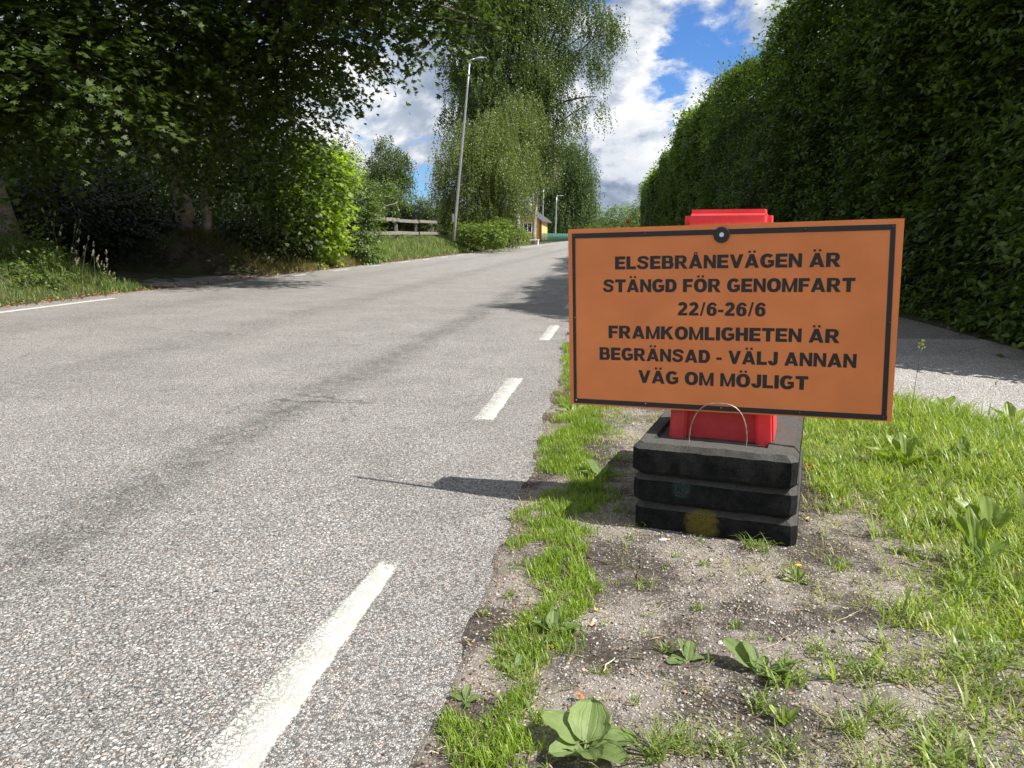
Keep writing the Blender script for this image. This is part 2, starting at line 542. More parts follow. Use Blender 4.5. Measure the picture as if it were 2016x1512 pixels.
def soil(name, dark, light, stones=True, green=None):
    m, t, out = new_mat(name)
    pos = t.n('ShaderNodeNewGeometry').outputs['Position']
    n1 = t.noise(pos, 2.6, 6, 0.62)
    n2 = t.noise(pos, 40.0, 6, 0.7)
    c = t.mix(t.ss(n1, 0.42, 0.60), dark, light)
    c = t.mix(t.ss(n2, 0.3, 0.75), t.mix(1.0, c, (0.55, 0.52, 0.5, 1), 'MULTIPLY'), c)
    h = n2
    if stones:
        v = t.vor(pos, 150.0)
        sc = t.n('ShaderNodeSeparateColor', {0: v.outputs['Color']})
        e = t.vor(pos, 150.0, 'DISTANCE_TO_EDGE').outputs['Distance']
        st = t.math('MULTIPLY', t.ss(sc.outputs[0], 0.35, 0.5), t.ss(e, 0.03, 0.16))
        st = t.math('MULTIPLY', st, t.ss(n1, 0.38, 0.55, 0.15, 1.0))
        scol = t.mix(sc.outputs[1], (0.22, 0.19, 0.165, 1), (0.46, 0.42, 0.38, 1))
        c = t.mix(t.math('MULTIPLY', st, 0.8), c, scol)
        h = t.math('ADD', t.math('MULTIPLY', st, 0.9), t.math('MULTIPLY', n2, 0.8))
    if green:
        g = t.ss(t.noise(pos, 1.1, 5, 0.6), 0.4, 0.6)
        c = t.mix(g, c, green)
    bmp = t.n('ShaderNodeBump', {'Height': h, 'Strength': 0.7, 'Distance': 0.008})
    p = t.n('ShaderNodeBsdfPrincipled', {'Base Color': c, 'Roughness': 0.9, 'Normal': bmp.outputs[0], 'Specular IOR Level': 0.2})
    m.node_tree.links.new(p.outputs[0], out.inputs[0])
    return m


M_ASPH = asphalt('road_asphalt')
M_PATH = asphalt('path_asphalt', tone=1.45, fine_side=False)
M_PAINT_R = asphalt('painted_edge_right', (-0.70, 0.056))
M_PAINT_N = asphalt('painted_edge_near', (-0.692, 0.066), cut=(-0.845, 0.076))
M_PAINT_L = asphalt('painted_edge_left', (-7.66, 0.075), wear=0.25)
M_SOIL = soil('verge_soil', (0.07, 0.060, 0.051), (0.30, 0.272, 0.24))
M_BANK = soil('bank_soil', (0.05, 0.042, 0.03), (0.13, 0.11, 0.075), stones=False, green=(0.045, 0.06, 0.018))
M_GROUND = soil('field_ground', (0.05, 0.055, 0.02), (0.07, 0.09, 0.03), stones=False)


def grid(name, xs, ys, zf, mat, kind='structure'):
    X, Y = np.meshgrid(xs, ys)
    Z = zf(X, Y)
    V = np.stack([X, Y, Z], -1).reshape(-1, 3)
    nx, ny = len(xs), len(ys)
    i = np.arange((ny - 1) * nx).reshape(ny - 1, nx)[:, :-1].ravel()
    Fc = np.stack([i, i + 1, i + nx + 1, i + nx], -1)
    o = mesh_np(name, V, [Fc], mat, smooth=True)
    tag(o, kind=kind)
    return o


grid('ground', np.linspace(-700, 700, 40), np.linspace(-300, 1100, 40), lambda X, Y: X * 0 - 0.06, M_GROUND)


# right edge of the carriageway, frayed
def road_edge(Y):
    e = -0.345 - 0.05 * sst(Y, 3.2, 4.0) - 0.13 * sst(Y, 4.5, 7.4)
    return e + (fbm(Y, Y * 0 + 3, 4.0, 5) - 0.48) * 0.09


ysr = np.concatenate([np.arange(-3, 0.8, 0.2), np.arange(0.8, 7.6, 0.02)])
xr = road_edge(ysr)
V = [(x, y, 0.0) for x, y in zip(xr, ysr)] + [(-8.12 + 0.08 * math.sin(y * 3), y, 0.0) for y in ysr]
n = len(ysr)
i = np.arange(n - 1)
road_near = (np.array(V), np.stack([i, i + 1, i + n + 1, i + n], -1))
# beyond the verge's tip the paving runs on to the hedge
ysf = np.concatenate([[7.58], np.arange(8, 260, 2.0)])
Vf = [(3.6, y, 0.0) for y in ysf] + [(-8.12 - 0.35 * float(sst(y, 30, 60)) + 0.08 * math.sin(y * 3), y, 0.0) for y in ysf]
nf = len(ysf)
j = np.arange(nf - 1)
Vall = np.vstack([road_near[0], np.array(Vf)])
Fall = np.vstack([road_near[1], np.stack([j, j + nf, j + nf + 1, j + 1], -1)[:, ::-1] + 2 * n])
road = mesh_np('road', Vall, [Fall[:, ::-1]], M_ASPH)
tag(road, 'grey worn asphalt road running away from the camera', kind='structure')


# footpath on the right: joins the road beyond the sign
def path_edge(Y):      # its near-left boundary x(Y) for Y 2.6..7.58
    pts = np.array([(2.2, 4.4), (3.0, 3.1), (3.5, 2.35), (3.98, 1.97), (4.2, 1.76), (4.51, 1.60), (5.3, 1.05), (6.2, 0.35), (7.0, -0.2), (7.6, -0.52)])
    return np.interp(Y, pts[:, 0], pts[:, 1]) + (fbm(Y, Y * 0 + 9, 3.0, 5) - 0.48) * 0.12


ysp = np.arange(2.2, 7.581, 0.03)
np_ = len(ysp)
Vp = [(x, y, 0.001) for x, y in zip(path_edge(ysp), ysp)] + [(14.0, y, 0.001) for y in ysp]
k_ = np.arange(np_ - 1)
fp = mesh_np('footpath', Vp, [np.stack([k_, k_ + np_, k_ + np_ + 1, k_ + 1], -1)], M_PATH)
tag(fp, 'pale asphalt footpath between the grass and the hedge', kind='structure')


def verge_z(X, Y):
    near = sst(X - road_edge(Y), 0.0, 0.12)
    z = 0.003 + (fbm(X, Y, 2.2, 4) - 0.44) * 0.03 * near + (fbm(X, Y, 18, 4) - 0.42) * (0.005 + 0.009 * near)
    # lush right side slightly higher
    z = z + 0.02 * sst(X, 0.9, 1.6)
    cover = sst(road_edge(Y) + 0.004 - X, 0.0, 0.035)
    pe = np.where(Y < 2.2, 9.0, path_edge(np.clip(Y, 2.2, 7.58)))
    cover = np.maximum(cover, sst(X - pe + 0.03, 0.0, 0.06))
    cover = np.maximum(cover, sst(Y, 7.45, 7.55))
    return z * (1 - cover) + (-0.02) * cover


grid('verge', np.arange(-0.6, 4.6, 0.022), np.arange(0.5, 7.6, 0.022), verge_z, M_SOIL)
grid('verge_behind', np.linspace(-0.6, 6, 20), np.linspace(-4, 0.51, 20), lambda X, Y: X * 0 - 0.012, M_SOIL)
grid('hedge_bed', np.linspace(1.4, 9, 30), np.linspace(5.4, 80, 90),
     lambda X, Y: -0.03 + 0.09 * sst(X, np.interp(Y, [5, 9, 15, 30, 50, 74], [3.3, 3.2, 2.85, 2.3, 1.95, 1.75]) - 0.1, np.interp(Y, [5, 9, 15, 30, 50, 74], [3.3, 3.2, 2.85, 2.3, 1.95, 1.75]) + 0.35) + (fbm(X, Y, 3, 3) - .45) * 0.03 * sst(X, 3, 3.5), M_BANK)


def bank_z(X, Y):
    d = -8.15 - X - 0.25 * sst(Y, 30, 60)
    hgt = 0.92 + 0.12 * np.sin(Y * 0.35)
    hgt = hgt - 0.24 * sst(Y, 22, 27)
    hgt = np.where(Y > 55, 0.7 * (1 - sst(Y, 55, 85) * 0.7), hgt)
    z = hgt * sst(d, 0.15, 2.3)
    op = sst(Y, 12.3, 13.6) * sst(Y, 18.0, 16.7)
    z = z * (1 - op) + 0.10 * sst(d, 0, 4) * op
    z = z + (fbm(X, Y, 1.3, 5) - 0.47) * 0.28 * sst(d, 0.1, 0.9) * (1 - 0.7 * op)
    return z - 0.02 + 0.02 * sst(d, -0.05, 0.2) + (fbm(X, Y, 7, 3) - 0.45) * 0.05 * sst(d, 0, 0.2)


grid('left_bank', np.concatenate([np.arange(-60, -13, 1.5), np.arange(-13, -8.0, 0.12)]), np.concatenate([np.arange(-6, 8, 0.6), np.arange(8, 45, 0.18), np.arange(45, 200, 1.5)]), bank_z, M_BANK)

# side path leading into the shade between the trees
ysd = np.linspace(13.3, 16.9, 40)
xsd = np.linspace(-14.5, -8.0, 30)
grid('side_path', xsd, ysd, lambda X, Y: np.maximum(bank_z(X, Y), 0) * 0.6 + 0.008 + (fbm(X, Y, 5, 3) - .45) * 0.01, M_PATH)


# painted stripes; each is a thin sheet on the asphalt whose ends fade through 'rnd'
def stripe(x0, x1, y0, y1, mat, label=None):
    xs = (x0 - 0.06, x1 + 0.06)
    ys = [y0 - 0.08, y0 + 0.08, y1 - 0.08, y1 + 0.08]
    V = []; R = []
    for y, rr in zip(ys, (0, 1, 1, 0)):
        for x in xs:
            V.append((x, y, 0.0014)); R.append(rr)
    o = mesh_np('edge_stripe', V, [np.array([(0, 1, 3, 2), (2, 3, 5, 4), (4, 5, 7, 6)])], mat, R)
    tag(o, kind='structure')
    o['group'] = 'painted edge stripes'
    return o


stripe(-0.78, -0.62, 0.85, 2.04, M_PAINT_N)
y = 3.86
while y < 70:
    stripe(-0.765, -0.645, y, y + 1.18, M_PAINT_R)
    y += 3.12
stripe(-7.72, -7.60, 4.0, 10.8, M_PAINT_L)
y = 13.7
while y < 75:
    stripe(-7.72, -7.60, y, y + 1.2, M_PAINT_L)
    y += 3.12

# ------------------------------------------------------------------ leaf and bark materials
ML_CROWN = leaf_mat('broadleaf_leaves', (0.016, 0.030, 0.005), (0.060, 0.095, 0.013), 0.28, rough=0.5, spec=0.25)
ML_MAPLE = leaf_mat('young_maple_leaves', (0.11, 0.18, 0.018), (0.27, 0.35, 0.045), 0.5)
ML_HEDGE = leaf_mat('hedge_leaves', (0.018, 0.042, 0.008), (0.095, 0.145, 0.024), 0.30, rough=0.42, spec=0.35)
ML_HEDGETOP = leaf_mat('hedge_top_leaves', (0.07, 0.13, 0.02), (0.18, 0.25, 0.05), 0.4)
ML_BIRCH = leaf_mat('birch_leaves', (0.04, 0.068, 0.016), (0.115, 0.16, 0.045), 0.3, rough=0.45, spec=0.4)
ML_BIRCH2 = leaf_mat('far_birch_leaves', (0.045, 0.075, 0.025), (0.09, 0.13, 0.045), 0.3)
ML_BUSH = leaf_mat('bush_leaves', (0.045, 0.08, 0.018), (0.12, 0.17, 0.045), 0.3, rough=0.4, spec=0.4)
ML_PALE = leaf_mat('pale_bush_leaves', (0.06, 0.085, 0.035), (0.12, 0.15, 0.06), 0.3)
ML_FRESH = leaf_mat('fresh_tree_leaves', (0.07, 0.12, 0.03), (0.14, 0.20, 0.05), 0.35)
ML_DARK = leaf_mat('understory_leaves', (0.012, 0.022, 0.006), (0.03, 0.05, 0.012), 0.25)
ML_GRASS = leaf_mat('grass_blades', (0.13, 0.205, 0.018), (0.29, 0.375, 0.06), 0.35, rough=0.4, spec=0.35, dry=(0.50, 0.45, 0.24))
ML_TURF = leaf_mat('turf_blades', (0.11, 0.185, 0.016), (0.25, 0.335, 0.05), 0.35, rough=0.4, spec=0.35)
ML_DRYG = leaf_mat('dry_grass_blades', (0.13, 0.15, 0.045), (0.36, 0.34, 0.17), 0.3, rough=0.5, spec=0.3)
ML_BANKG = leaf_mat('bank_grass_blades', (0.07, 0.12, 0.03), (0.20, 0.25, 0.08), 0.35, dry=(0.40, 0.35, 0.18))
ML_STRAW = leaf_mat('dead_straw', (0.16, 0.12, 0.07), (0.48, 0.41, 0.27), 0.15)
ML_PLANT = leaf_mat('plantain_leaves', (0.12, 0.17, 0.055), (0.19, 0.25, 0.09), 0.22, rough=0.55, spec=0.3, ribs=True)
ML_SEED = leaf_mat('seed_heads', (0.22, 0.22, 0.13), (0.42, 0.40, 0.27), 0.2)
ML_LITTER = leaf_mat('fallen_leaves', (0.10, 0.055, 0.03), (0.40, 0.27, 0.17), 0.1)
M_BARK = plain('grey_bark', (0.33, 0.285, 0.235), 0.9, var=0.45, scale=6, bump=0.8, bscale=14)
M_BIRCHBARK = plain('birch_bark', (0.32, 0.30, 0.27), 0.8, var=0.7, scale=5, bump=0.3)
M_TWIG = plain('brown_twig', (0.10, 0.075, 0.055), 0.85, var=0.3, scale=30)
M_TWIGP = plain('pale_straw', (0.42, 0.36, 0.26), 0.8, var=0.2, scale=30)


def tree(name, label, blobs, mat, base, n, k=14, L=0.9, size=0.12, tpl=MAPLE, droop=0.5, inner=0.5, flat=0.6, trunk_r=0.2,
         bark=None, limbs=True, group=None, cat='tree', extra_trunks=(), side=0.3, seed=1, limb_n=14):
    rng = np.random.default_rng(seed)
    bark = bark or M_BARK
    r = thing(name, label, cat, tuple(base), group)
    P, D, N, S, R = blob_sprays(blobs, n, k, L, size, droop, 0.5, inner, flat, rng, side)
    c = leaves('crown', P, D, N, S, tpl, mat, r, R)
    c['kind'] = 'stuff'
    B = np.array(blobs)
    wgt = (B[:, 3] * B[:, 4] * B[:, 5])
    cen = (B[:, :3] * wgt[:, None]).sum(0) / wgt.sum()
    base = np.array(base, float)
    top = np.array([cen[0], cen[1], cen[2] + 0.3 * (B[:, 2] + B[:, 5] - cen[2]).max()])
    s = np.linspace(0, 1, 9)[:, None]
    wob = np.stack([np.sin(s[:, 0] * 5 + seed) * 0.15, np.cos(s[:, 0] * 4 + seed) * 0.15, s[:, 0] * 0], -1) * trunk_r * 3
    tp = (base - [0, 0, 0.3]) * (1 - s) + top * s + wob * s
    tr = trunk_r * (1.25 - s[:, 0] * 1.05)
    tubes('trunk', [(tp, np.maximum(tr, 0.02))] + list(extra_trunks), bark, r, seg=10)
    if limbs:
        sp = []
        for q in range(limb_n):
            b = blobs[rng.integers(len(blobs))]
            e = unit(rng.normal(size=3))
            tgt = np.array(b[:3]) + e * 0.75 * np.array(b[3:6])
            f = rng.uniform(0.25, 0.9)
            st = (base) * (1 - f) + top * f
            if tgt[2] < st[2] - 1: st = base * .75 + top * .25
            u = np.linspace(0, 1, 7)[:, None]
            mid = (st + tgt) / 2 + [0, 0, 0.25 * np.linalg.norm(tgt - st)]
            pts = st * (1 - u) ** 2 + 2 * mid * u * (1 - u) + tgt * u ** 2 + rng.normal(size=(7, 3)) * 0.04 * u
            sp.append((pts, np.linspace(trunk_r * 0.38, 0.012, 7)))
        tubes('limbs', sp, bark, r, seg=6)
    return r


def pb(px, py, Y, rx, ry=None, rd=None):
    """blob: centre seen at a pixel at distance Y, radii given in metres"""
    c = at(px, py, Y)
    ry = ry or rx
    rd = rd or rx
    return (c[0], c[1], c[2], rx, rd, ry)


# ------------------------------------------------------------------ far background first
def strands(blobs, n, k, L, size, rng):
    """weeping branchlets: strands of small leaves hanging from the crown"""
    B = np.array(blobs, float)
    w = (B[:, 3] * B[:, 4] * B[:, 5]) ** (2 / 3); w /= w.sum()
    b = B[rng.choice(len(B), n, p=w)]
    nc = max(n // 14, 8)
    bc = B[rng.choice(len(B), nc, p=w)]
    ec = unit(rng.normal(size=(nc, 3)))
    rc_ = 0.4 + 0.65 * rng.random(nc) ** 0.6
    oc = bc[:, :3] + ec * rc_[:, None] * bc[:, 3:6]
    ci = rng.integers(nc, size=n)
    e = unit(ec[ci] + rng.normal(size=(n, 3)) * .35)
    o = oc[ci] + rng.normal(size=(n, 3)) * L * np.array([.30, .30, .22])
    LL = L * (0.35 + 1.0 * rng.random(n))
    t = np.linspace(0, 1, k)[None] * np.ones((n, 1)) + rng.normal(size=(n, k)) * 0.02
    out = unit(e * [1, 1, 0])
    P = o[:, None] + out[:, None] * (0.28 * LL[:, None] * np.sqrt(np.clip(t, 0, 1)))[..., None]
    P[..., 2] -= LL[:, None] * t ** 1.4
    P += rng.normal(size=P.shape) * size * 0.42 + rng.normal(size=(n, 1, 3)) * .15
    D = rng.normal(size=P.shape) * 0.5
    D[..., 2] -= 0.8
    N = rng.normal(size=P.shape) + out[:, None] * 0.8
    S = size * (0.6 + 0.7 * rng.random((n, k)))
    R = np.clip(0.4 * rng.random(nc)[ci][:, None] + 0.2 * rng.random(n)[:, None] + 0.4 * rng.random((n, k)), 0, 1)
    return P.reshape(-1, 3), D.reshape(-1, 3), N.reshape(-1, 3), S.ravel(), R.ravel()


def weeping(name, label, blobs, base, n, k, L, size, mat, trunk_r, seed, top=None, limb_specs=None, group=None, limb_n=16):
    rng = np.random.default_rng(seed)
    r = thing(name, label, 'tree', tuple(base), group)
    P, D, N, S, R = strands(blobs, n, k, L, size, rng)
    c = leaves('crown', P, D, N, S, RHOMB, mat, r, R)
    c['kind'] = 'stuff'
    base = np.array(base, float)
    B = np.array(blobs)
    if top is None:
        top = B[:, :3][B[:, 2].argmax()]
    u = np.linspace(0, 1, 10)[:, None]
    tp = (base - [0, 0, .3]) * (1 - u) + np.array(top) * u + np.sin(u * 4 + seed) * [0.3, 0.1, 0] * u
    tubes('trunk', [(tp, np.linspace(trunk_r, 0.05, 10))], M_BIRCHBARK, r, seg=10)
    sp = []
    for q in range(limb_n):
        b = blobs[rng.integers(len(blobs))]
        e = unit(rng.normal(size=3)); e[2] = abs(e[2]) * 0.7
        tgt = np.array(b[:3]) + e * 0.85 * np.array(b[3:6])
        zt = base[2] + (tgt[2] - base[2]) * rng.uniform(0.35, 0.75)
        f = (zt - base[2]) / max(top[2] - base[2], 0.1)
        f = min(f, 0.95)
        st = base * (1 - f) + np.array(top) * f
        v = np.linspace(0, 1, 8)[:, None]
        mid = (st + tgt) / 2 + [0, 0, 0.12 * np.linalg.norm(tgt - st)]
        sp.append((st * (1 - v) ** 2 + 2 * mid * v * (1 - v) + tgt * v ** 2, np.linspace(trunk_r * 0.35, 0.02, 8)))
    if limb_specs:
        sp += limb_specs
    tubes('limbs', sp, M_TWIG, r, seg=6)
    return r


# the large weeping birch
YB = 50
bb = [pb(1020, -80, YB, 3.8, 4.0), pb(1035, 90, YB, 3.0, 3.2), pb(950, 40, YB, 2.0, 2.6), pb(1120, -10, YB, 1.9, 1.9), pb(905, 110, YB, 1.0, 1.1),
      pb(990, 170, YB, 3.0, 2.8), pb(1060, 210, YB, 2.4, 2.6), pb(1185, 60, YB, 0.9, 1.2), pb(1165, 120, YB, .8, .6), pb(1090, 130, YB, 1.1, 1.0),
      pb(1010, 290, YB, 2.6, 2.6), pb(960, 230, YB, 2.5, 2.2), pb(1155, 205, YB, 0.9, 0.5)]
lim = []
for (a, b2, c2) in [((1030, 220), (1075, 120), (1140, 30)), ((1040, 250), (1090, 190), (1175, 190)), ((1020, 230), (960, 120), (905, 60))]:
    pa, pm, pc = at(*a, YB), at(*b2, YB), at(*c2, YB)
    v = np.linspace(0, 1, 9)[:, None]
    lim.append((pa * (1 - v) ** 2 + 2 * pm * v * (1 - v) + pc * v ** 2, np.linspace(0.14, 0.03, 9)))
weeping('weeping_birch', 'tallest weeping birch rising out of the frame behind the nearest street lamp', bb, at(1015, 455, YB) * [1, 1, 0] + [0, 0, 0.6],
        15500, 18, 1.15, 0.105, ML_BIRCH, 0.32, 11, at(1030, -60, YB), lim)
# the lower, paler birch in front of it
YF = 44
bf = [pb(945, 300, YF, 1.9, 1.6), pb(900, 330, YF, 1.2, 1.7), pb(1000, 320, YF, 1.7, 1.6), pb(880, 390, YF, 0.7, 1.5), pb(935, 395, YF, 1.6, 1.5), pb(985, 420, YF, .7, .9), pb(1010, 235, 47, 1.6, 1.6), pb(930, 425, YF, 1.6, .9), pb(965, 440, YF, 1.0, .6),
      pb(1005, 375, YF, 1.1, 1.2), pb(905, 265, YF, 0.7, 0.7), pb(975, 250, YF, 1.1, 1.0)]
weeping('weeping_birch', 'lower yellow-green weeping birch with hanging twigs just behind the nearest lamp post', bf, at(955, 462, YF) * [1, 1, 0] + [0, 0, 0.8],
        7000, 20, 1.0, 0.08, leaf_mat('pale_birch_leaves', (0.075, 0.11, 0.028), (0.17, 0.21, 0.07), 0.3, rough=0.45, spec=0.4), 0.2, 12)
# green birch further down the road
YG = 142
bg = [pb(1125, 330, YG, 4.0, 4.7), pb(1110, 400, YG, 4.4, 4.7), pb(1145, 390, YG, 2.5, 4.6), pb(1085, 350, YG, 3.2, 4.0), pb(1120, 290, YG, 2.0, 1.6), pb(1130, 440, YG, 4.0, 2.4), pb(1085, 430, YG, 3.0, 2.8)]
weeping('birch_tree', 'dark green birch down the road behind the two far lamp posts', bg, at(1120, 468, YG) * [1, 1, 0] + [0, 0, 0.1],
        9000, 10, 2.4, 0.26, ML_BIRCH2, 0.45, 13)
YG2 = 80
bg2 = [pb(1065, 280, YG2, 1.4, 1.6), pb(1050, 330, YG2, 1.5, 1.5), pb(1076, 325, YG2, 1.1, 1.5)]
tree('willow_tree', 'grey-green tree between the big birch and the dark green birch', bg2, leaf_mat('greyish_leaves', (0.07, 0.08, 0.05), (0.15, 0.16, 0.10), 0.25), at(1050, 466, YG2) * [1, 1, 0] + [0, 0, 0.2],
     1300, 10, 0.7, 0.15, RHOMB, droop=0.7, trunk_r=0.2, seed=5)
tree('birch_tree', 'small round tree at the end of the road beyond the far lamps', [pb(1165, 425, 160, 2.0, 3.0), pb(1158, 440, 160, 2.4, 2.6)], ML_FRESH, at(1165, 468, 160) * [1, 1, 0], 400, 10, 1.2, 0.35, RHOMB, trunk_r=0.3, seed=6)
# trees on the right at the end of the road
tree('broadleaf_tree', 'pale green pointed tree at the end of the road above the sign', [pb(1218, 425, 125, 2.2, 1.6), pb(1200, 438, 125, 2.0, 1.2), pb(1221, 410, 125, 1.0, 1.0), pb(1240, 435, 125, 2.0, 1.2), pb(1190, 450, 125, 3, 1.2), pb(1225, 452, 125, 3.4, 1.3)], ML_FRESH,
     at(1215, 465, 125) * [1, 1, 0], 1100, 10, 1.0, 0.24, RHOMB, trunk_r=0.25, seed=7)
tree('broadleaf_tree', 'fresh green tree peeking out beside the far end of the hedge', [pb(1268, 410, 95, 1.4, 1.6), pb(1256, 425, 95, 1.4, 1.4), pb(1280, 430, 95, 2.2, 2.0), pb(1262, 446, 95, 2.2, 1.4)], ML_FRESH,
     at(1268, 465, 95) * [1, 1, 0], 900, 10, 0.9, 0.18, RHOMB, trunk_r=0.2, seed=8)
# background birch on the left
YK = 75
bk = [pb(760, 290, YK, 1.0, 1.1), pb(762, 320, YK, 1.7, 1.4), pb(735, 335, YK, 0.9, 0.8), pb(790, 320, YK, 0.7, 0.9), pb(765, 355, YK, 1.9, 1.4), pb(795, 350, YK, 0.7, 1.0), pb(722, 345, YK, 0.5, 0.4), pb(750, 385, YK, 1.8, 1.2)]
weeping('birch_tree', 'lone birch standing against the clouds left of the nearest lamp', bk, at(762, 452, YK) * [1, 1, 0] + [0, 0, 0.6], 2600, 9, 1.0, 0.15, ML_BIRCH2, 0.2, 14)
# treelines and bushes behind the fence
YW = 55
bushes = [((735, 400), 2.0, 1.1, 'pale rounded bush directly behind the wooden fence rails'), ((800, 410), 1.6, 1.2, 'green bush behind the fence below the lone birch'),
          ((850, 418), 1.4, 1.1, 'dark bush between the fence and the lower birch')]
for q, ((bx, by), rx, ry, lab) in enumerate(bushes):
    c = [pb(bx, by, YW + q, rx, ry), pb(bx - 22, by + 12, YW + q, rx * .8, ry * .8), pb(bx + 20, by + 12, YW + q, rx * .8, ry * .8), pb(bx, by + 22, YW + q, rx * 1.1, ry * .9)]
    tree('garden_bush', lab, c, [ML_PALE, ML_PALE, ML_BUSH][q], at(bx, 458, YW + q) * [1, 1, 0] + [0, 0, 0.8], 1100, 9, 0.6, 0.13, RHOMB, droop=0.1, trunk_r=0.08,
         group='bushes behind the fence', cat='bush', seed=20 + q, limb_n=8)
tree('birch_tree', 'slim pale birch top showing behind the bright young maple', [pb(685, 290, 40, 0.5, 0.9), pb(675, 330, 40, 0.8, 1.2), pb(690, 345, 40, 0.6, 0.9)], ML_PALE, at(680, 455, 40) * [1, 1, 0] + [0, 0, .9],
     420, 10, 0.6, 0.09, RHOMB, droop=0.8, trunk_r=0.07, seed=9)

# ------------------------------------------------------------------ houses
M_YEL = plain('yellow_wood', (0.62, 0.42, 0.13), 0.75, var=0.1, scale=3)
M_REDT = plain('dark_red_trim', (0.16, 0.03, 0.02), 0.7)
M_GLASS = plain('dark_glass', (0.03, 0.035, 0.045), 0.08, var=0.1)
M_WHITEP = plain('white_paint', (0.78, 0.78, 0.76), 0.6, var=0.06)
M_ROOFR = plain('red_roof_tiles', (0.28, 0.11, 0.07), 0.85, var=0.3, scale=8)
M_ROOFD = plain('dark_roof', (0.06, 0.06, 0.065), 0.8)
M_RENDER = plain('pale_render', (0.42, 0.42, 0.40), 0.85, var=0.1)


def window(root, x0, x1, y, z0, z1, frame=M_WHITEP, facing=-1, mull=True):
    bm = bmesh.new()
    w = min(0.1, (x1 - x0) * 0.15)
    for lo, hi in (((x0, y - .05, z0), (x0 + w, y + .05, z1)), ((x1 - w, y - .05, z0), (x1, y + .05, z1)), ((x0 + w, y - .05, z0), (x1 - w, y + .05, z0 + w)), ((x0 + w, y - .05, z1 - w), (x1 - w, y + .05, z1))):
        box_bm(bm, lo, hi)
    if mull:
        xm = (x0 + x1) / 2
        box_bm(bm, (xm - w * .4, y - .045, z0 + w), (xm + w * .4, y + .045, z1 - w))
    f = obj_bm('window', bm, frame, root)
    g = box('pane', (x0 + w * .5, y - 0.012, z0 + w * .5), (x1 - w * .5, y + 0.012, z1 - w * .5), M_GLASS)
    g.parent = f
    g.matrix_parent_inverse = f.matrix_world.inverted()
    return f


def fix_subparts():
    bpy.context.view_layer.update()


# yellow gabled house down the road
hY = 92.0
a = at(1022, 470, hY); b = at(1063, 470, hY)
x0, x1 = a[0] - 3.2, b[0]
z0 = 0.3
ztop = at(1063, 432, hY)[2]
zr = at(1030, 396, hY)[2]
hs = thing('gabled_house', 'yellow wooden gabled house with dark red corner boards beside the far lamps', 'house', ((x0 + x1) / 2, hY + 4, z0))
bm = bmesh.new()
xm = (x0 + x1) / 2
pr = [(x0, z0), (x1, z0), (x1, ztop), (xm, zr), (x0, ztop)]
fr = [bm.verts.new((x, hY, z)) for x, z in pr]
bk_ = [bm.verts.new((x, hY + 9, z)) for x, z in pr]
bm.faces.new(fr[::-1]); bm.faces.new(bk_)
for q in range(5):
    bm.faces.new((fr[q], fr[(q + 1) % 5], bk_[(q + 1) % 5], bk_[q]))
obj_bm('wall', bm, M_YEL, hs)
bm = bmesh.new()
x = x0 + 0.12
while x < x1 - 0.05:
    zt = ztop + (zr - ztop) * (1 - abs(x - xm) / (xm - x0))
    box_bm(bm, (x, hY - 0.05, z0), (x + 0.06, hY - 0.003, zt - 0.05))
    x += 0.3
o = obj_bm('cladding', bm, M_YEL, hs); o['kind'] = 'stuff'
for sgn, xe in ((-1, x0), (1, x1)):
    bm = bmesh.new()
    L_ = Vector((xe + sgn * 0.5, hY - 0.5, ztop - 0.35 * (zr - ztop) / (xm - x0) - 0.2))
    v = [bm.verts.new(p) for p in ((xe + sgn * .25, hY - .3, ztop - .3), (xm, hY - .5, zr + .05), (xm, hY + 9.5, zr + .05), (xe + sgn * .5, hY + 9.5, ztop - .3))]
    v2 = [bm.verts.new(p.co + Vector((0, 0, .16))) for p in v]
    bm.faces.new(v); bm.faces.new(v2[::-1])
    for q in range(4):
        bm.faces.new((v[q], v[(q + 1) % 4], v2[(q + 1) % 4], v2[q]))
    obj_bm('roof', bm, M_ROOFD, hs)
box('corner_board', (x1 - .02, hY - .1, z0), (x1 + .2, hY + .1, ztop - .2), M_REDT, hs)
u0, u1 = at(1027, 420, hY)[0], at(1043, 420, hY)[0]
window(hs, u0, u1, hY - 0.06, at(1035, 427, hY)[2], at(1035, 411, hY)[2])
u0, u1 = at(1030, 440, hY)[0], at(1048, 440, hY)[0]
window(hs, u0, u1, hY - 0.06, at(1035, 458, hY)[2], at(1035, 438, hY)[2])

# long low yellow house behind the fence
hY2 = 62.0
xa, xb = at(738, 445, hY2)[0], at(900, 445, hY2)[0]
zt = at(800, 434, hY2)[2]
h2 = thing('bungalow', 'low yellow bungalow seen between the fence rails', 'house', ((xa + xb) / 2, hY2 + 3, 0.8))
xs1, xs2 = at(788, 445, hY2)[0], at(845, 445, hY2)[0]
box('wall', (xs1, hY2, 0.4), (xs2, hY2 + 6, zt), M_YEL, h2)
box('extension_wall', (xa, hY2 + .5, 0.4), (xs1, hY2 + 6, zt - .05), plain('brown_wood', (0.10, 0.07, 0.05), 0.8), h2)
box('shed_wall', (xs2, hY2 + .5, 0.4), (xb, hY2 + 6, zt - .35), plain('shed_wood', (0.12, 0.08, 0.06), 0.8), h2)
bm = bmesh.new()
box_bm(bm, (xa - .3, hY2 - .5, zt), (xs2 + .4, hY2 + 6.4, zt + .18))
obj_bm('roof', bm, M_ROOFD, h2)
bm = bmesh.new()
v = [bm.verts.new(p) for p in ((xs2 + .42, hY2, zt - .4), (xb + .3, hY2, zt - .4), (xb + .3, hY2 + 6, zt + .25), (xs2 + .42, hY2 + 6, zt + .25))]
v2 = [bm.verts.new(p.co + Vector((0, 0, .15))) for p in v]
bm.faces.new(v); bm.faces.new(v2)
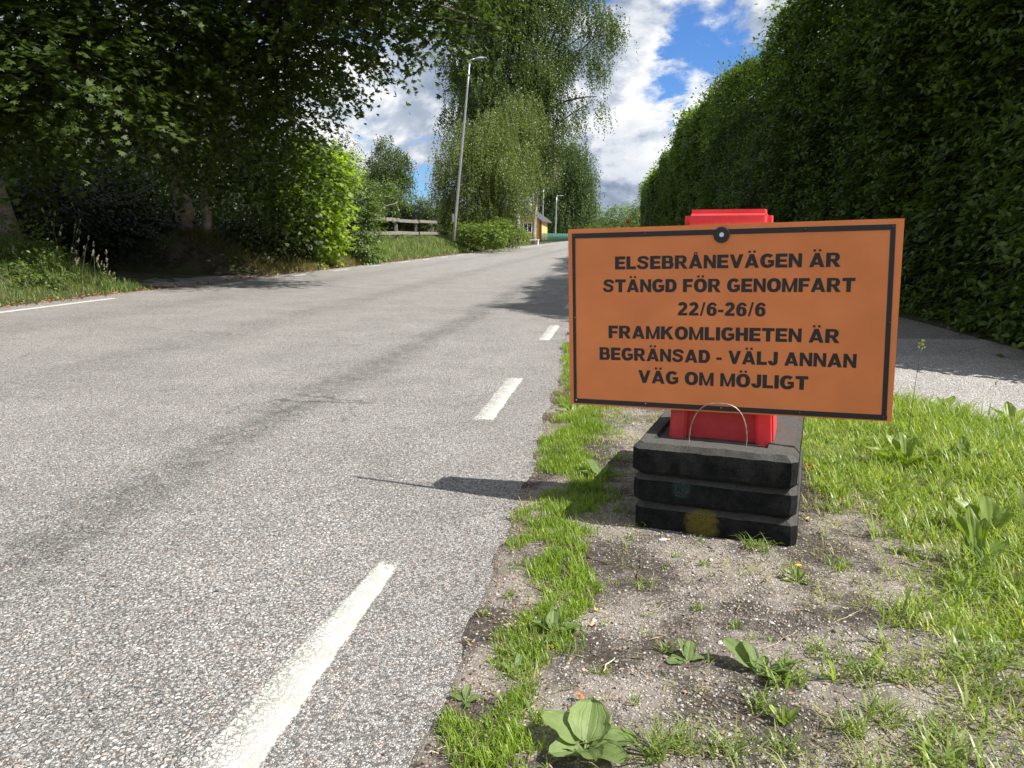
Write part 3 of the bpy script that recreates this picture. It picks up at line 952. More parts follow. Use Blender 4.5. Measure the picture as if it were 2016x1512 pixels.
for q in range(4):
    bm.faces.new((v[q], v[(q + 1) % 4], v2[(q + 1) % 4], v2[q]))
obj_bm('shed_roof', bm, M_ROOFR, h2)
window(h2, at(823, 445, hY2)[0], at(838, 445, hY2)[0], hY2 - .06, at(830, 452, hY2)[2], at(830, 439, hY2)[2])
window(h2, at(757, 445, hY2)[0], at(775, 445, hY2)[0], hY2 + .44, at(765, 450, hY2)[2], at(765, 438, hY2)[2])

# pale house behind the dark trees
h3 = thing('rendered_house', 'pale rendered house glimpsed through the dark leaves on the left', 'house', (-30, 36, 0.8))
box('wall', (-34, 34, 0.5), (-19, 42, 5.0), M_RENDER, h3)
bm = bmesh.new()
v = [bm.verts.new(p) for p in ((-34.5, 33.4, 4.9), (-18.5, 33.4, 4.9), (-18.5, 38, 7.6), (-34.5, 38, 7.6), (-34.5, 42.6, 4.9), (-18.5, 42.6, 4.9))]
bm.faces.new((v[0], v[1], v[2], v[3])); bm.faces.new((v[3], v[2], v[5], v[4])); bm.faces.new((v[0], v[3], v[4])); bm.faces.new((v[1], v[5], v[2])); bm.faces.new((v[0], v[4], v[5], v[1]))
obj_bm('roof', bm, M_ROOFD, h3)
for xq in (-31, -27, -23):
    window(h3, xq - .6, xq + .6, 33.95, 1.8, 3.2)

# ------------------------------------------------------------------ street lamps
M_GALV = plain('galvanised_steel', (0.42, 0.43, 0.44), 0.42, metal=0.7, var=0.12, scale=5)
M_LAMPH = plain('lamp_head_paint', (0.30, 0.32, 0.33), 0.5, var=0.1)


def street_lamp(base, top, head_dx, r0, label, head_l=0.75):
    base = np.array(base); top = np.array(top)
    r = thing('street_lamp', label, 'street lamp', tuple(base), 'street lamps along the left side')
    u = np.linspace(0, 1, 8)[:, None]
    tubes('pole', [((base - [0, 0, .3]) * (1 - u) + top * u, np.linspace(r0, r0 * 0.55, 8))], M_GALV, r, seg=12)
    box('service_hatch', (base[0] - 0.05, base[1] - r0 - 0.012, base[2] + 0.6), (base[0] + 0.05, base[1] - r0 + 0.02, base[2] + 1.0), M_GALV, r, bevel=0.004)
    tubes('arm', [(np.array([top - [0.02, 0, .05], top + [0.05, 0, 0.06], top + [0.22 * head_dx, 0, .11]]), [r0 * .55, r0 * .5, r0 * .4])], M_GALV, r, seg=8)
    bm = bmesh.new()
    bmesh.ops.create_uvsphere(bm, u_segments=16, v_segments=8, radius=1.0)
    for v in bm.verts:
        zz = v.co.z
        v.co.z = zz * (0.5 if zz < 0 else 1.0)
    bmesh.ops.transform(bm, matrix=Matrix.Translation(tuple(top + [0.2 + head_l / 2 * head_dx, 0, .10])) @ Matrix.Rotation(-0.06, 4, 'Y') @ Matrix.Diagonal((head_l / 2, 0.15, 0.09, 1)), verts=bm.verts)
    hd = obj_bm('lamp_head', bm, M_LAMPH, r, smooth=True)
    return r


street_lamp(at(893, 462, 38), at(925, 121, 38), 1, 0.075, 'nearest tall grey street lamp standing at the end of the wooden fence', 0.62)
street_lamp(at(1067, 472, 100), at(1070, 373, 100), 1, 0.12, 'second street lamp, beside the corner of the yellow house', 0.8)
street_lamp(at(1093, 470, 130), at(1096, 387, 130), 1, 0.15, 'third and farthest street lamp, in front of the dark green birch', 0.95)

# ------------------------------------------------------------------ wooden fence
M_WOOD = plain('weathered_wood', (0.20, 0.185, 0.165), 0.85, var=0.35, scale=9, bump=0.4, bscale=30)
fx, fz = -10.35, 0.75
fen = thing('wooden_fence', 'weathered grey post and rail fence on top of the left bank', 'fence', (fx, 30, fz))
pys = [20.6, 24.2, 27.8, 31.4, 35.0, 38.6, 42.2, 45.8]
for q, py_ in enumerate(pys):
    lean = RNG.normal() * 0.015
    M = Matrix.Translation((fx - 0.3 * sst(py_, 30, 60), py_, 0)) @ Matrix.Rotation(lean, 4, 'Y')
    box('post', (-0.06, -0.06, 0.2), (0.06, 0.06, 1.72 + RNG.normal() * 0.02), M_WOOD, fen, M, bevel=0.008)
for q in range(len(pys) - 1):
    for zc in (1.60, 1.02):
        z1, z2 = zc + RNG.normal() * 0.015, zc + RNG.normal() * 0.015
        y1, y2 = pys[q] - .08, pys[q + 1] + .08
        bm = bmesh.new()
        vs = box_bm(bm, (fx + .062, y1, -.075), (fx + .10, y2, .075))
        for v in vs:
            tt = (v.co.y - y1) / (y2 - y1)
            v.co.z += z1 * (1 - tt) + z2 * tt + (0.01 if q % 2 else 0)
            v.co.x += (q % 2) * 0.041
        obj_bm('rail', bm, M_WOOD, fen, bevel=0.006, seg=1)

# green mesh fence, small block and orange sign far down the road
gf = thing('mesh_fence', 'low green mesh fence beside the far street lamps', 'fence', tuple(at(1090, 472, 95) * [1, 1, 0] + [0, 0, 0.2]))
M_GREENM = plain('green_mesh', (0.03, 0.12, 0.08), 0.5)
sp = []
ga, gb = at(1066, 472, 92), at(1121, 466, 122)
for q in range(12):
    p = ga + (gb - ga) * q / 11
    tubes('post', [(np.array([[p[0], p[1], 0], [p[0], p[1], 1.15]]), 0.04)], M_GREENM, gf, seg=6)
for q in range(9):
    z = 0.15 + q * 0.12
    sp.append((np.array([[ga[0], ga[1], z], [gb[0], gb[1], z]]), 0.012))
for q in range(140):
    p = ga + (gb - ga) * q / 139
    sp.append((np.array([[p[0], p[1], .1], [p[0], p[1], 1.1]]), 0.012))
o = tubes('wire_mesh', sp, M_GREENM, gf, seg=4); o['kind'] = 'stuff'
cpos = at(1052, 476, 75)
cb = thing('table', 'small pale flat table at the roadside in front of the yellow house', 'table', (cpos[0], 75, 0))
box('table_top', (cpos[0] - .45, 74.5, .42), (cpos[0] + .45, 75.3, .5), M_WHITEP, cb)
for dx in (-.38, .38):
    box('leg', (cpos[0] + dx - .04, 74.7, 0), (cpos[0] + dx + .04, 75.1, .42), M_WHITEP, cb)
spx = at(1236, 437, 60)
sg = thing('warning_sign', 'small square orange sign on a post far down the road above the big sign', 'sign', (spx[0], 60, 0))
box('plate', (spx[0] - .17, 59.98, spx[2] - .17), (spx[0] + .17, 60.0, spx[2] + .17), plain('sign_orange_far', (0.75, 0.24, 0.04), 0.5, var=.05), sg)
tubes('post', [(np.array([[spx[0], 60.05, 0], [spx[0], 60.05, spx[2] + .1]]), 0.03)], M_GALV, sg, seg=8)
bm = bmesh.new()
for an in (0.78, -0.78):
    M = Matrix.Translation((spx[0], 59.972, spx[2])) @ Matrix.Rotation(an, 4, 'Y')
    box_bm(bm, (-.10, -.002, -.014), (.10, .002, .014), M)
obj_bm('cross_mark', bm, plain('sign_black_far', (0.02, 0.02, 0.02), 0.5), sg)

# ------------------------------------------------------------------ hedge
HY = np.array([5.0, 9, 15, 21, 32, 52, 76]); HX = np.array([3.36, 3.20, 2.84, 2.42, 2.08, 1.85, 1.62])


def hx(Y):
    return np.interp(Y, HY, HX)


HT = 5.05
SHR = 0.40      # rounding of the clipped shoulder
hedge = thing('beech_hedge', 'very tall clipped beech hedge in shade along the right side', 'hedge', (3.5, 7, 0))


def hedge_pts(n, rng, y0, y1, pw=1.0):
    Y = y0 + (y1 - y0) * rng.random(n) ** pw
    # unrolled profile: s 0..~5 face, then rounded shoulder, then top
    s = rng.random(n) * (HT - SHR + 0.63 + 1.6)
    fc = HT - SHR
    X = np.zeros(n); Z = np.zeros(n); NX = np.zeros(n); NZ = np.zeros(n)
    m1 = s < fc
    Z[m1] = s[m1]; X[m1] = 0; NX[m1] = -1; NZ[m1] = 0.15
    m2 = (s >= fc) & (s < fc + .63)
    an = (s[m2] - fc) / .63 * math.pi / 2
    X[m2] = SHR * (1 - np.cos(an)); Z[m2] = fc + SHR * np.sin(an); NX[m2] = -np.cos(an); NZ[m2] = np.sin(an)
    m3 = s >= fc + .63
    X[m3] = SHR + (s[m3] - fc - .63); Z[m3] = HT; NZ[m3] = 1
    ye = 5.4 + 0.36 * Z + 0.9 * np.maximum(Z - 3.1, 0)
    Y = np.where(Y < ye, ye + rng.random(n) * .5, Y)
    bump = (fbm(Y, Z + X * 1.7, 0.55, 3) - 0.47) * 0.9 + (fbm(Y + 40, Z, 2.2, 2) - .37) * 0.35
    X = X + NX * bump + hx(Y)
    Z = Z + np.maximum(NZ, 0) * (bump + (fbm(Y, Y * 0 + 5, .5, 4) - .47) * 0.8)
    return X, Y, Z, NX, NZ


def hedge_leaves(name, n, size, depth, mat, seed, y0=5.3, y1=76, pw=2.0, tpl=OVAL, onlytop=False):
    rng = np.random.default_rng(seed)
    X, Y, Z, NX, NZ = hedge_pts(n, rng, y0, y1, pw)
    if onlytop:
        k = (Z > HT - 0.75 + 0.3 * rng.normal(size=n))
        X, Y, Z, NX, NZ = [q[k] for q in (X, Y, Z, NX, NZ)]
        n = len(X)
    d = rng.random(n) ** 1.5 * depth
    if onlytop:
        d = -rng.random(n) ** 2.5 * 0.45
    P = np.stack([X - NX * d, Y, np.maximum(Z - NZ * d, 0.03)], -1) + rng.normal(size=(n, 3)) * 0.02
    D = np.stack([NX * 0.8 + rng.normal(size=n) * .35, rng.normal(size=n) * 0.7, -0.5 + NZ * 0.9 + rng.normal(size=n) * .4], -1)
    N = np.stack([NX * 0.7 + rng.normal(size=n) * .3, rng.normal(size=n) * 0.35, 0.75 + rng.normal(size=n) * .3], -1)
    S = size * (0.6 + 0.7 * rng.random(n)) * (1 + (Y > 25) * 0.6 + (Y > 45) * 0.8)
    R = np.clip(fbm(Y, Z, 1.5, 3) * 0.9 - 0.15 + rng.random(n) * 0.45, 0, 1)
    o = leaves(name, P, D, N, S, tpl, mat, hedge, R)
    o['kind'] = 'stuff'
    return o


hedge_leaves('leaves', 120000, 0.088, 0.34, ML_HEDGE, 31)
hedge_leaves('leaves', 60000, 0.080, 0.2, ML_HEDGE, 35, 14, 45, 1.2)
hedge_leaves('leaves', 60000, 0.10, 0.34, ML_HEDGE, 34, 5.3, 16, 1.2)
hedge_leaves('top_leaves', 26000, 0.075, 0.1, ML_HEDGETOP, 32, onlytop=True, pw=1.7)  # paler leaves along the top and shoulder only
# loose shoots that stand out of the clipped face
rs = np.random.default_rng(36)
Xh, Yh, Zh, NXh, NZh = hedge_pts(3600, rs, 5.4, 40, 1.8)
k = 8
tt = np.linspace(0.1, 1, k)
dr = unit(np.stack([NXh * .9, rs.normal(size=3600) * .5, NZh * .8 - .15 + rs.normal(size=3600) * .3], -1))
Ls = .12 + .22 * rs.random(3600)
Ps = np.stack([Xh, Yh, np.maximum(Zh, .1)], -1)[:, None] + dr[:, None] * (Ls[:, None] * tt)[..., None] + rs.normal(size=(3600, k, 3)) * .018
Ds = dr[:, None] * .6 + rs.normal(size=Ps.shape) * .6
Ns = rs.normal(size=Ps.shape) * .35 + np.stack([NXh * .5, 0 * NXh, .8 + 0 * NXh], -1)[:, None]
leaves('shoots', Ps.reshape(-1, 3), Ds.reshape(-1, 3), Ns.reshape(-1, 3), (.075 * (.6 + .6 * rs.random((3600, k)))).ravel(), OVAL, leaf_mat('shoot_leaves', (.045, .085, .015), (.12, .175, .035), .35, rough=.4), hedge)['kind'] = 'stuff'
# near end of the hedge wraps round the corner
rng = np.random.default_rng(33)
n = 16000
P = np.stack([3.1 + 3.2 * rng.random(n), 5.3 - 0.25 * rng.random(n), 5.0 * rng.random(n)], -1)
P[:, 1] += 0.36 * P[:, 2] + 0.9 * np.maximum(P[:, 2] - 3.1, 0)
leaves('leaves', P, np.stack([rng.normal(size=n) * .6, -0.8 + rng.normal(size=n) * .3, -.5 + rng.normal(size=n) * .3], -1), np.stack([rng.normal(size=n) * .3, -.6 + 0 * P[:, 0], .8 + 0 * P[:, 0]], -1), 0.088 * (0.6 + .7 * rng.random(n)), OVAL, ML_HEDGE, hedge)['kind'] = 'stuff'
# solid near-black filler: blocks see-through, stands for shade deep in the hedge
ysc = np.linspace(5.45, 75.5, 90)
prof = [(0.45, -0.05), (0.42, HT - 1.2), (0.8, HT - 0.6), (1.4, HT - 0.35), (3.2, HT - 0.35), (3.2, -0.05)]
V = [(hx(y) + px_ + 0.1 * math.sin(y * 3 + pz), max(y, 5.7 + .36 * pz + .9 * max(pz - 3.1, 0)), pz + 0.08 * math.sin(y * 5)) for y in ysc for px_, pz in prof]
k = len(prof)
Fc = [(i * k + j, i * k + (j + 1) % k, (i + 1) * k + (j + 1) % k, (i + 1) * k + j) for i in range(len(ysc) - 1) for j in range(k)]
o = mesh_np('shade_core', V, [np.array(Fc), np.array([range(k), range((len(ysc) - 1) * k + k - 1, (len(ysc) - 1) * k - 1, -1)])], plain('shade_core_dark', (0.010, 0.016, 0.006), 0.95, bump=0.8))
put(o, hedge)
tubes('stems', [(np.array([[hx(y) + .43 + .1 * math.sin(y * 7), y, -.02], [hx(y) + .45, y + .1 * math.cos(y * 9), 1.0], [hx(y) + .45, y + .2 * math.sin(y * 4), 2.4]]), [.045, .035, .02]) for y in np.arange(5.6, 30, 0.45)], M_BARK, hedge, seg=6)

# ------------------------------------------------------------------ trees on the left
lb = [(-9.6, 15.0, 10.4, 6.6, 4.6, 6.0), (-5.0, 13.3, 10.6, 5.0, 4.2, 3.4), (-11.5, 12.5, 8.5, 5, 4.0, 5.0),  # second blob: unseen overhang added to shade the lower leaves
      pb(680, 0, 14.0, .9, .6), pb(760, -10, 13.6, 0.8, .4), pb(830, 0, 13.2, 0.6, .35), pb(880, 30, 13.2, .3, .2), pb(900, -10, 13.2, .5, .4), pb(925, 45, 13.0, .2, .15), pb(700, -100, 13.5, 1.6, .9), pb(840, -120, 13.0, 1.1, .6),
      pb(560, 90, 15.5, .9, 1.1), pb(575, 220, 17, .6, 1.0), pb(540, 300, 18.5, .7, .8), pb(560, 330, 18.5, 1.2, 1.3), pb(480, 150, 16, 1.4, 1.1), pb(640, 60, 15, 1.0, 1.0),
      pb(380, 150, 14.5, 1.7, 1.4), pb(250, 60, 13, 1.7, 1.4), pb(100, 60, 12, 1.6, 1.3), pb(420, 270, 20.5, 2.0, .9), pb(530, 380, 20.8, .8, .6),
      pb(500, 40, 14, 1.5, 1.2), pb(370, 290, 17, 1.0, .45), pb(450, 320, 17.6, .8, .4)]
tb = np.array([-10.6, 18.4, 0.7])
xt = []
t2 = at(398, 455, 18.5)
for (pts, rads) in [([at(408, 462, 18.4) - [0, 0, .4], at(405, 400, 18.4), at(412, 330, 18.2), at(436, 120, 17.5), at(470, -40, 17)], [.13, .115, .11, .10, .06]),
                    ([at(420, 250, 17.8), at(520, 120, 16.5), at(680, 20, 15), at(820, -10, 14)], [.12, .09, .06, .03]),
                    ([at(380, 260, 17.8), at(300, 150, 15), at(150, 60, 12.5)], [.12, .08, .03])]:
    xt.append((np.array(pts), rads))
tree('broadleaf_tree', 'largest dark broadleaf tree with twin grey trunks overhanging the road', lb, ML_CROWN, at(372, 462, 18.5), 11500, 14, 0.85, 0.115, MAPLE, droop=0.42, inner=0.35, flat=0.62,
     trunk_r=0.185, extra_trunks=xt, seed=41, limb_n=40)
lb2 = [(-13, 9.5, 8.5, 4.5, 4.5, 4.5), (-7.5, 9.0, 11.3, 5.5, 4.2, 3.2), pb(60, 90, 11, 1.3, 1.0), pb(150, 150, 11.2, 1.2, .7), pb(200, 190, 11.5, .7, .3), pb(40, 190, 11.4, 1.1, .6), pb(-80, 150, 11, 1.4, 1.2), pb(40, 290, 14.5, 1.3, .5)]  # second blob: crown part above the view, added to cast shade on the boughs
tree('broadleaf_tree', 'dark tree at the far left with leafy drooping boughs and a swollen trunk', lb2, ML_CROWN, at(10, 455, 12.8), 4600, 14, 0.8, 0.12, MAPLE, droop=0.3, inner=0.35, flat=0.7,
     trunk_r=0.24, seed=42, limb_n=16)
# dark undergrowth behind the path
ub = [((500, 400), 27, 2.0, 1.3, 'dark shrub behind the wooden fence right of the twin trunks'), ((60, 400), 17, 1.6, 1.0, 'dark shrub behind the far left trunk'), ((190, 400), 21, 2.0, 1.5, 'dark shrub at the end of the shaded side path'), ((300, 400), 22, 2.2, 1.5, 'dark shrub left of the twin trunks'),
      ((480, 430), 21.5, 1.1, .8, 'dark low shrub right of the twin trunks in front of the fence'),
      ((260, 460), 18.8, 1.0, .5, 'added low dark scrub that blackens the end of the shaded side path')]  # scrub added to darken the bank where deep shade belongs
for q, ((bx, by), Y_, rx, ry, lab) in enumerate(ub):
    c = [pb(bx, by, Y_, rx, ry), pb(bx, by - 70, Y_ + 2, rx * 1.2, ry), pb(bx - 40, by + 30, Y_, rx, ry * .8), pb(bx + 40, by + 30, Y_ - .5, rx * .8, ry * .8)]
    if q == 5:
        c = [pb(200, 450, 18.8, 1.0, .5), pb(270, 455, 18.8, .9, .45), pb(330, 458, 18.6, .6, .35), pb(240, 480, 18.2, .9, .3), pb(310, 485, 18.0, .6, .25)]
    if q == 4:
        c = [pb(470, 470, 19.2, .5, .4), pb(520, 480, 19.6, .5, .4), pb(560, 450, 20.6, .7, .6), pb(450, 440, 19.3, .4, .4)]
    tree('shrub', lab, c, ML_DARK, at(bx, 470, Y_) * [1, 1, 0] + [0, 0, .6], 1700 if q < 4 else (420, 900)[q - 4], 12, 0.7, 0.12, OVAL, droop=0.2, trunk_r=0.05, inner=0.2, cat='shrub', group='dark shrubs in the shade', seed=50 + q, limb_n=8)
# bright young maple and the bush beside it
mb = [pb(610, 300, 21, .55, .5), pb(640, 340, 21.3, .6, .6), pb(610, 380, 21, .75, .7), pb(645, 400, 21.5, .45, .5), pb(640, 450, 21.6, .45, .45), pb(630, 490, 21.6, .35, .28), pb(600, 440, 21.2, .5, .45), pb(668, 300, 22, .2, .25), pb(570, 400, 21, .5, .6)]
tree('young_maple', 'bright yellow-green young maple lit by the sun at the road edge', mb, ML_MAPLE, at(610, 480, 21.5) * [1, 1, 0] + [0, 0, .4], 1150, 10, 0.45, 0.14, MAPLE, droop=0.55, inner=0.3, flat=0.6, trunk_r=0.05, seed=60, limb_n=12)
sb = [pb(698, 380, 25, .5, .5), pb(708, 420, 25, .6, .5), pb(705, 460, 25, .6, .45), pb(722, 490, 24.5, .4, .3), pb(700, 495, 24.5, .45, .3), pb(690, 360, 26, .35, .3), pb(750, 370, 26, .3, .25), pb(775, 395, 26, .35, .12)]
tree('sapling_bush', 'leafy green sapling between the bright maple and the fence', sb, ML_BUSH, at(715, 500, 25) * [1, 1, 0] + [0, 0, .2], 800, 12, 0.45, 0.10, OVAL, droop=0.25, inner=0.2, trunk_r=0.035, seed=61, cat='bush', limb_n=10)
# shrubs at the foot of the birch
fb = [pb(915, 452, 41, .5, .35), pb(940, 455, 41, .6, .4), pb(965, 458, 40, .55, .4), pb(985, 450, 41, .5, .5), pb(980, 474, 40, .35, .25), pb(1008, 458, 46, .6, .5), pb(1025, 463, 52, .5, .35)]
tree('shrub', 'bright green maple scrub at the foot of the lower birch', fb, leaf_mat('scrub_leaves', (.06, .10, .018), (.16, .22, .04), .35), at(960, 470, 41.5) * [1, 1, 0] + [0, 0, .6], 1000, 9, 0.3, 0.10, MAPLE, droop=0.3, trunk_r=0.03, seed=62, cat='shrub', limb_n=6)
fb = [pb(1008, 458, 55, .6, .5), pb(1020, 460, 57, .45, .4), pb(1000, 462, 52, .6, .4)]
tree('shrub', 'dark green shrub in front of the yellow gabled house', fb, ML_BUSH, at(1025, 472, 55) * [1, 1, 0] + [0, 0, .2], 450, 9, 0.4, 0.14, RHOMB, droop=0.3, trunk_r=0.03, seed=63, cat='shrub', limb_n=6)
# low leafy weeds at the far left
wb = [pb(40, 540, 10.8, .35, .28), pb(90, 530, 11, .3, .25), pb(10, 560, 10.3, .3, .2), pb(20, 490, 11.3, .6, .45)]
tree('weed_clump', 'low bright green leafy weeds at the left road edge', wb, ML_BUSH, at(50, 575, 10.8) * [1, 1, 0] + [0, 0, 0.05], 260, 10, 0.2, 0.065, OVAL, droop=-0.2, inner=0.2, trunk_r=0.008, cat='weeds', seed=64, limbs=False)


# ------------------------------------------------------------------ grass
def blades(name, P, hgt, wid, lean, mat, rng, rnd=None, parent=None, bend=0.6):
    """curved blades, 3 segments each"""
    n = len(P)
    az = rng.random(n) * 2 * np.pi
    d = np.stack([np.cos(az), np.sin(az), 0 * az], -1)
    s = np.stack([-np.sin(az), np.cos(az), 0 * az], -1)
    h = np.asarray(hgt) * np.ones(n); w = np.asarray(wid) * np.ones(n); ln = np.asarray(lean) * np.ones(n)
    lv = []
    for tt, ww in ((0, 1.0), (0.4, 0.9), (0.75, 0.6)):
        c = P + d * (h * ln * (tt * (1 - bend) + bend * tt * tt))[:, None]
        c[:, 2] += h * tt * (1 - 0.25 * ln * tt)
        lv.append(c - s * (w * ww * 0.5)[:, None]); lv.append(c + s * (w * ww * 0.5)[:, None])
    tip = P + d * (h * ln)[:, None]
    tip[:, 2] += h * (1 - 0.38 * ln)
    lv.append(tip)
    V = np.stack(lv, 1)
    b = (np.arange(n) * 7)[:, None]
    q = np.concatenate([b + [0, 1, 3, 2], b + [2, 3, 5, 4]])
    tr = b + [4, 5, 6]
    if rnd is None:
        rnd = rng.random(n)
    o = mesh_np(name, V.reshape(-1, 3), [q, tr], mat, np.repeat(rnd, 7), parent)
    return o


def pts_in(rng, n, x0, x1, y0, y1, dens):
    X = x0 + (x1 - x0) * rng.random(n)
    Y = y0 + (y1 - y0) * rng.random(n)
    k = rng.random(n) < dens(X, Y)
    X, Y = X[k], Y[k]
    return X, Y


def on_verge(X, Y):
    pe = np.where(Y < 2.2, 9.0, path_edge(np.clip(Y, 2.2, 7.5)))
    return (X > road_edge(Y) + 0.005) & (X < pe - 0.01) & (Y < 7.4)


SLAB_O = np.array([0.06, 2.43]); SLAB_A = math.radians(-13.3)
_ca, _sa = math.cos(SLAB_A), math.sin(SLAB_A)


def off_slab(X, Y, m=0.0):
    u = (X - SLAB_O[0]) * _ca + (Y - SLAB_O[1]) * _sa
    v = -(X - SLAB_O[0]) * _sa + (Y - SLAB_O[1]) * _ca
    return ~((u > -m) & (u < 0.51 + m) & (v > -m) & (v < 0.92 + m))


# right boundary of the bare patch: x(Y) where the lush grass begins
def lush_x(Y):
    return np.interp(Y, [0.9, 1.2, 1.5, 1.75, 1.85, 2.1, 2.5, 2.95, 3.4, 4.05, 5], [0.62, 0.74, 0.82, 0.88, 0.76, 0.83, 0.86, 0.80, 0.74, 0.70, 0.3])


def strip_c(Y):
    return np.interp(Y, [0.8, 1.24, 1.36, 1.59, 1.9, 2.22, 2.83, 3.67, 4.6, 6.1], [-0.21, -0.21, -0.195, -0.185, -0.135, -0.20, -0.17, -0.20, -0.2, -0.36])


def d_turf(X, Y):
    w = np.interp(Y, [0.8, 1.3, 1.6, 1.9, 2.3, 3.0, 3.8, 5, 6.5], [0.09, 0.08, 0.06, 0.075, 0.10, 0.14, 0.13, 0.16, 0.12])
    d = np.abs(X - strip_c(Y)) / w
    n_ = fbm(X, Y, 9.0, 4)
    return np.where(on_verge(X, Y), sst(1.15 - d + (n_ - 0.45) * 3.2, 0.0, 0.8) * (.35 + .65 * sst(fbm(X + 3, Y, 22, 3), .36, .5)), 0) * off_slab(X, Y, 0.01)


rng = np.random.default_rng(71)
X, Y = pts_in(rng, 300000, -0.5, 0.3, 0.9, 6.6, lambda X, Y: d_turf(X, Y) * np.interp(Y, [0.9, 2, 3.5, 6.6], [1, 0.75, 0.5, 0.3]))
P = np.stack([X, Y, verge_z(X, Y) - 0.003], -1)
h = (0.012 + 0.022 * rng.random(len(X))) * (0.7 + 0.9 * fbm(X, Y, 5, 3)) * np.interp(Y, [1, 3, 6], [0.9, 1.3, 1.8])
o = blades('turf_grass', P, h, 0.0021 + 0.0014 * rng.random(len(X)), 0.2 + 0.6 * rng.random(len(X)), ML_TURF, rng, np.clip(fbm(X, Y, 8, 3) + rng.normal(size=len(X)) * .18, 0, 1))
tag(o, 'bright short turf strip along the asphalt edge', 'grass', kind='stuff')


def d_lush(X, Y):
    d = X - lush_x(Y)
    n_ = fbm(X, Y, 4.0, 4)
    n2 = fbm(X + 9, Y, 16.0, 3)
    v = sst(d + (n_ - 0.47) * 0.45, -0.14, 0.16) * (0.40 + 0.6 * sst(n2, .36, .50))
    v = v * np.where(Y < 1.8, np.interp(Y, [0.9, 1.6, 1.8], [0.3, 0.4, 1.0]), 1)
    return np.where(on_verge(X, Y), v, 0) * off_slab(X, Y, 0.01)


X, Y = pts_in(rng, 480000, 0.3, 4.0, 0.9, 7.3, lambda X, Y: d_lush(X, Y) * np.interp(Y, [0.9, 2.5, 4.5], [1, 0.9, 0.7]))
P = np.stack([X, Y, verge_z(X, Y) - 0.004], -1)
tall = sst(X - lush_x(Y), 0.1, 0.7)
h = (0.02 + 0.035 * rng.random(len(X)) + tall * 0.075 * rng.random(len(X)) ** 2) * (.7 + .8 * fbm(X + 5, Y, 9, 3)) * (0.6 + fbm(X, Y, 4, 3))
o = blades('lawn_grass', P, h, 0.0024 + 0.0022 * rng.random(len(X)), 0.25 + 0.8 * rng.random(len(X)), ML_GRASS, rng, np.clip(fbm(X, Y, 3, 3) * .8 + rng.random(len(X)) * .35 - .1 + .6 * (rng.random(len(X)) < .13), 0, 1))
tag(o, 'lush sunlit grass right of the sign', 'grass', kind='stuff')
# taller broad blades in tufts
def tuft_pts(cents, k, rad, rng):
    c = np.repeat(np.array(cents), k, 0)
    a = rng.random(len(c)) * 6.283; r = rad * rng.random(len(c)) ** .5
    return c[:, 0] + np.cos(a) * r, c[:, 1] + np.sin(a) * r


n = 2200
cx_ = 0.3 + 3.2 * rng.random(n); cy_ = 0.95 + 4.6 * rng.random(n)
keep = (rng.random(n) < d_lush(cx_, cy_) * .8) | ((cy_ < 1.75) & (cx_ > .28) & (rng.random(n) < .35 + .5 * (cx_ > .55)))
keep &= on_verge(cx_, cy_) & off_slab(cx_, cy_, .03)
cents = np.stack([cx_[keep], cy_[keep]], -1)
X, Y = tuft_pts(cents, 12, 0.022, rng)
P = np.stack([X, Y, verge_z(X, Y) - 0.004], -1)
o = blades('tall_grass', P, (0.06 + 0.09 * rng.random(len(X))) * np.interp(X, [0.3, 0.8, 1.4], [.62, .75, 1.05]), 0.0035 + 0.003 * rng.random(len(X)), 0.4 + 0.8 * rng.random(len(X)), leaf_mat('broad_grass_blades', (0.11, 0.17, 0.035), (0.27, 0.33, 0.10), 0.35, rough=0.38, spec=0.45), rng)
tag(o, 'taller broad-bladed grass tufts over the right verge', 'grass', kind='stuff')


# sparse dry grass on the bare ground and round the slabs
def d_dry(X, Y):
    n_ = fbm(X, Y, 6.0, 4)
    base = 0.03 + 0.55 * sst(X - lush_x(Y), -0.32, 0.0) * (Y > 1.75) + 0.30 * sst(n_, 0.52, 0.62)
    base = base + 0.8 * sst(X, .2, .5) * (Y < 1.75)
    base = base + 0.35 * (Y > 3.4)
    return np.where(on_verge(X, Y), np.clip(base, 0, 1) * sst(n_, 0.36, 0.56), 0) * off_slab(X, Y, 0.0)


X, Y = pts_in(rng, 110000, -0.4, 2.0, 0.95, 7.0, d_dry)
P = np.stack([X, Y, verge_z(X, Y) - 0.002], -1)
o = blades('dry_grass', P, 0.012 + 0.034 * rng.random(len(X)), 0.0018 + 0.0016 * rng.random(len(X)), 0.5 + 1.3 * rng.random(len(X)), ML_DRYG, rng)
tag(o, 'thin yellowish grass scattered over the bare ground', 'grass', kind='stuff')

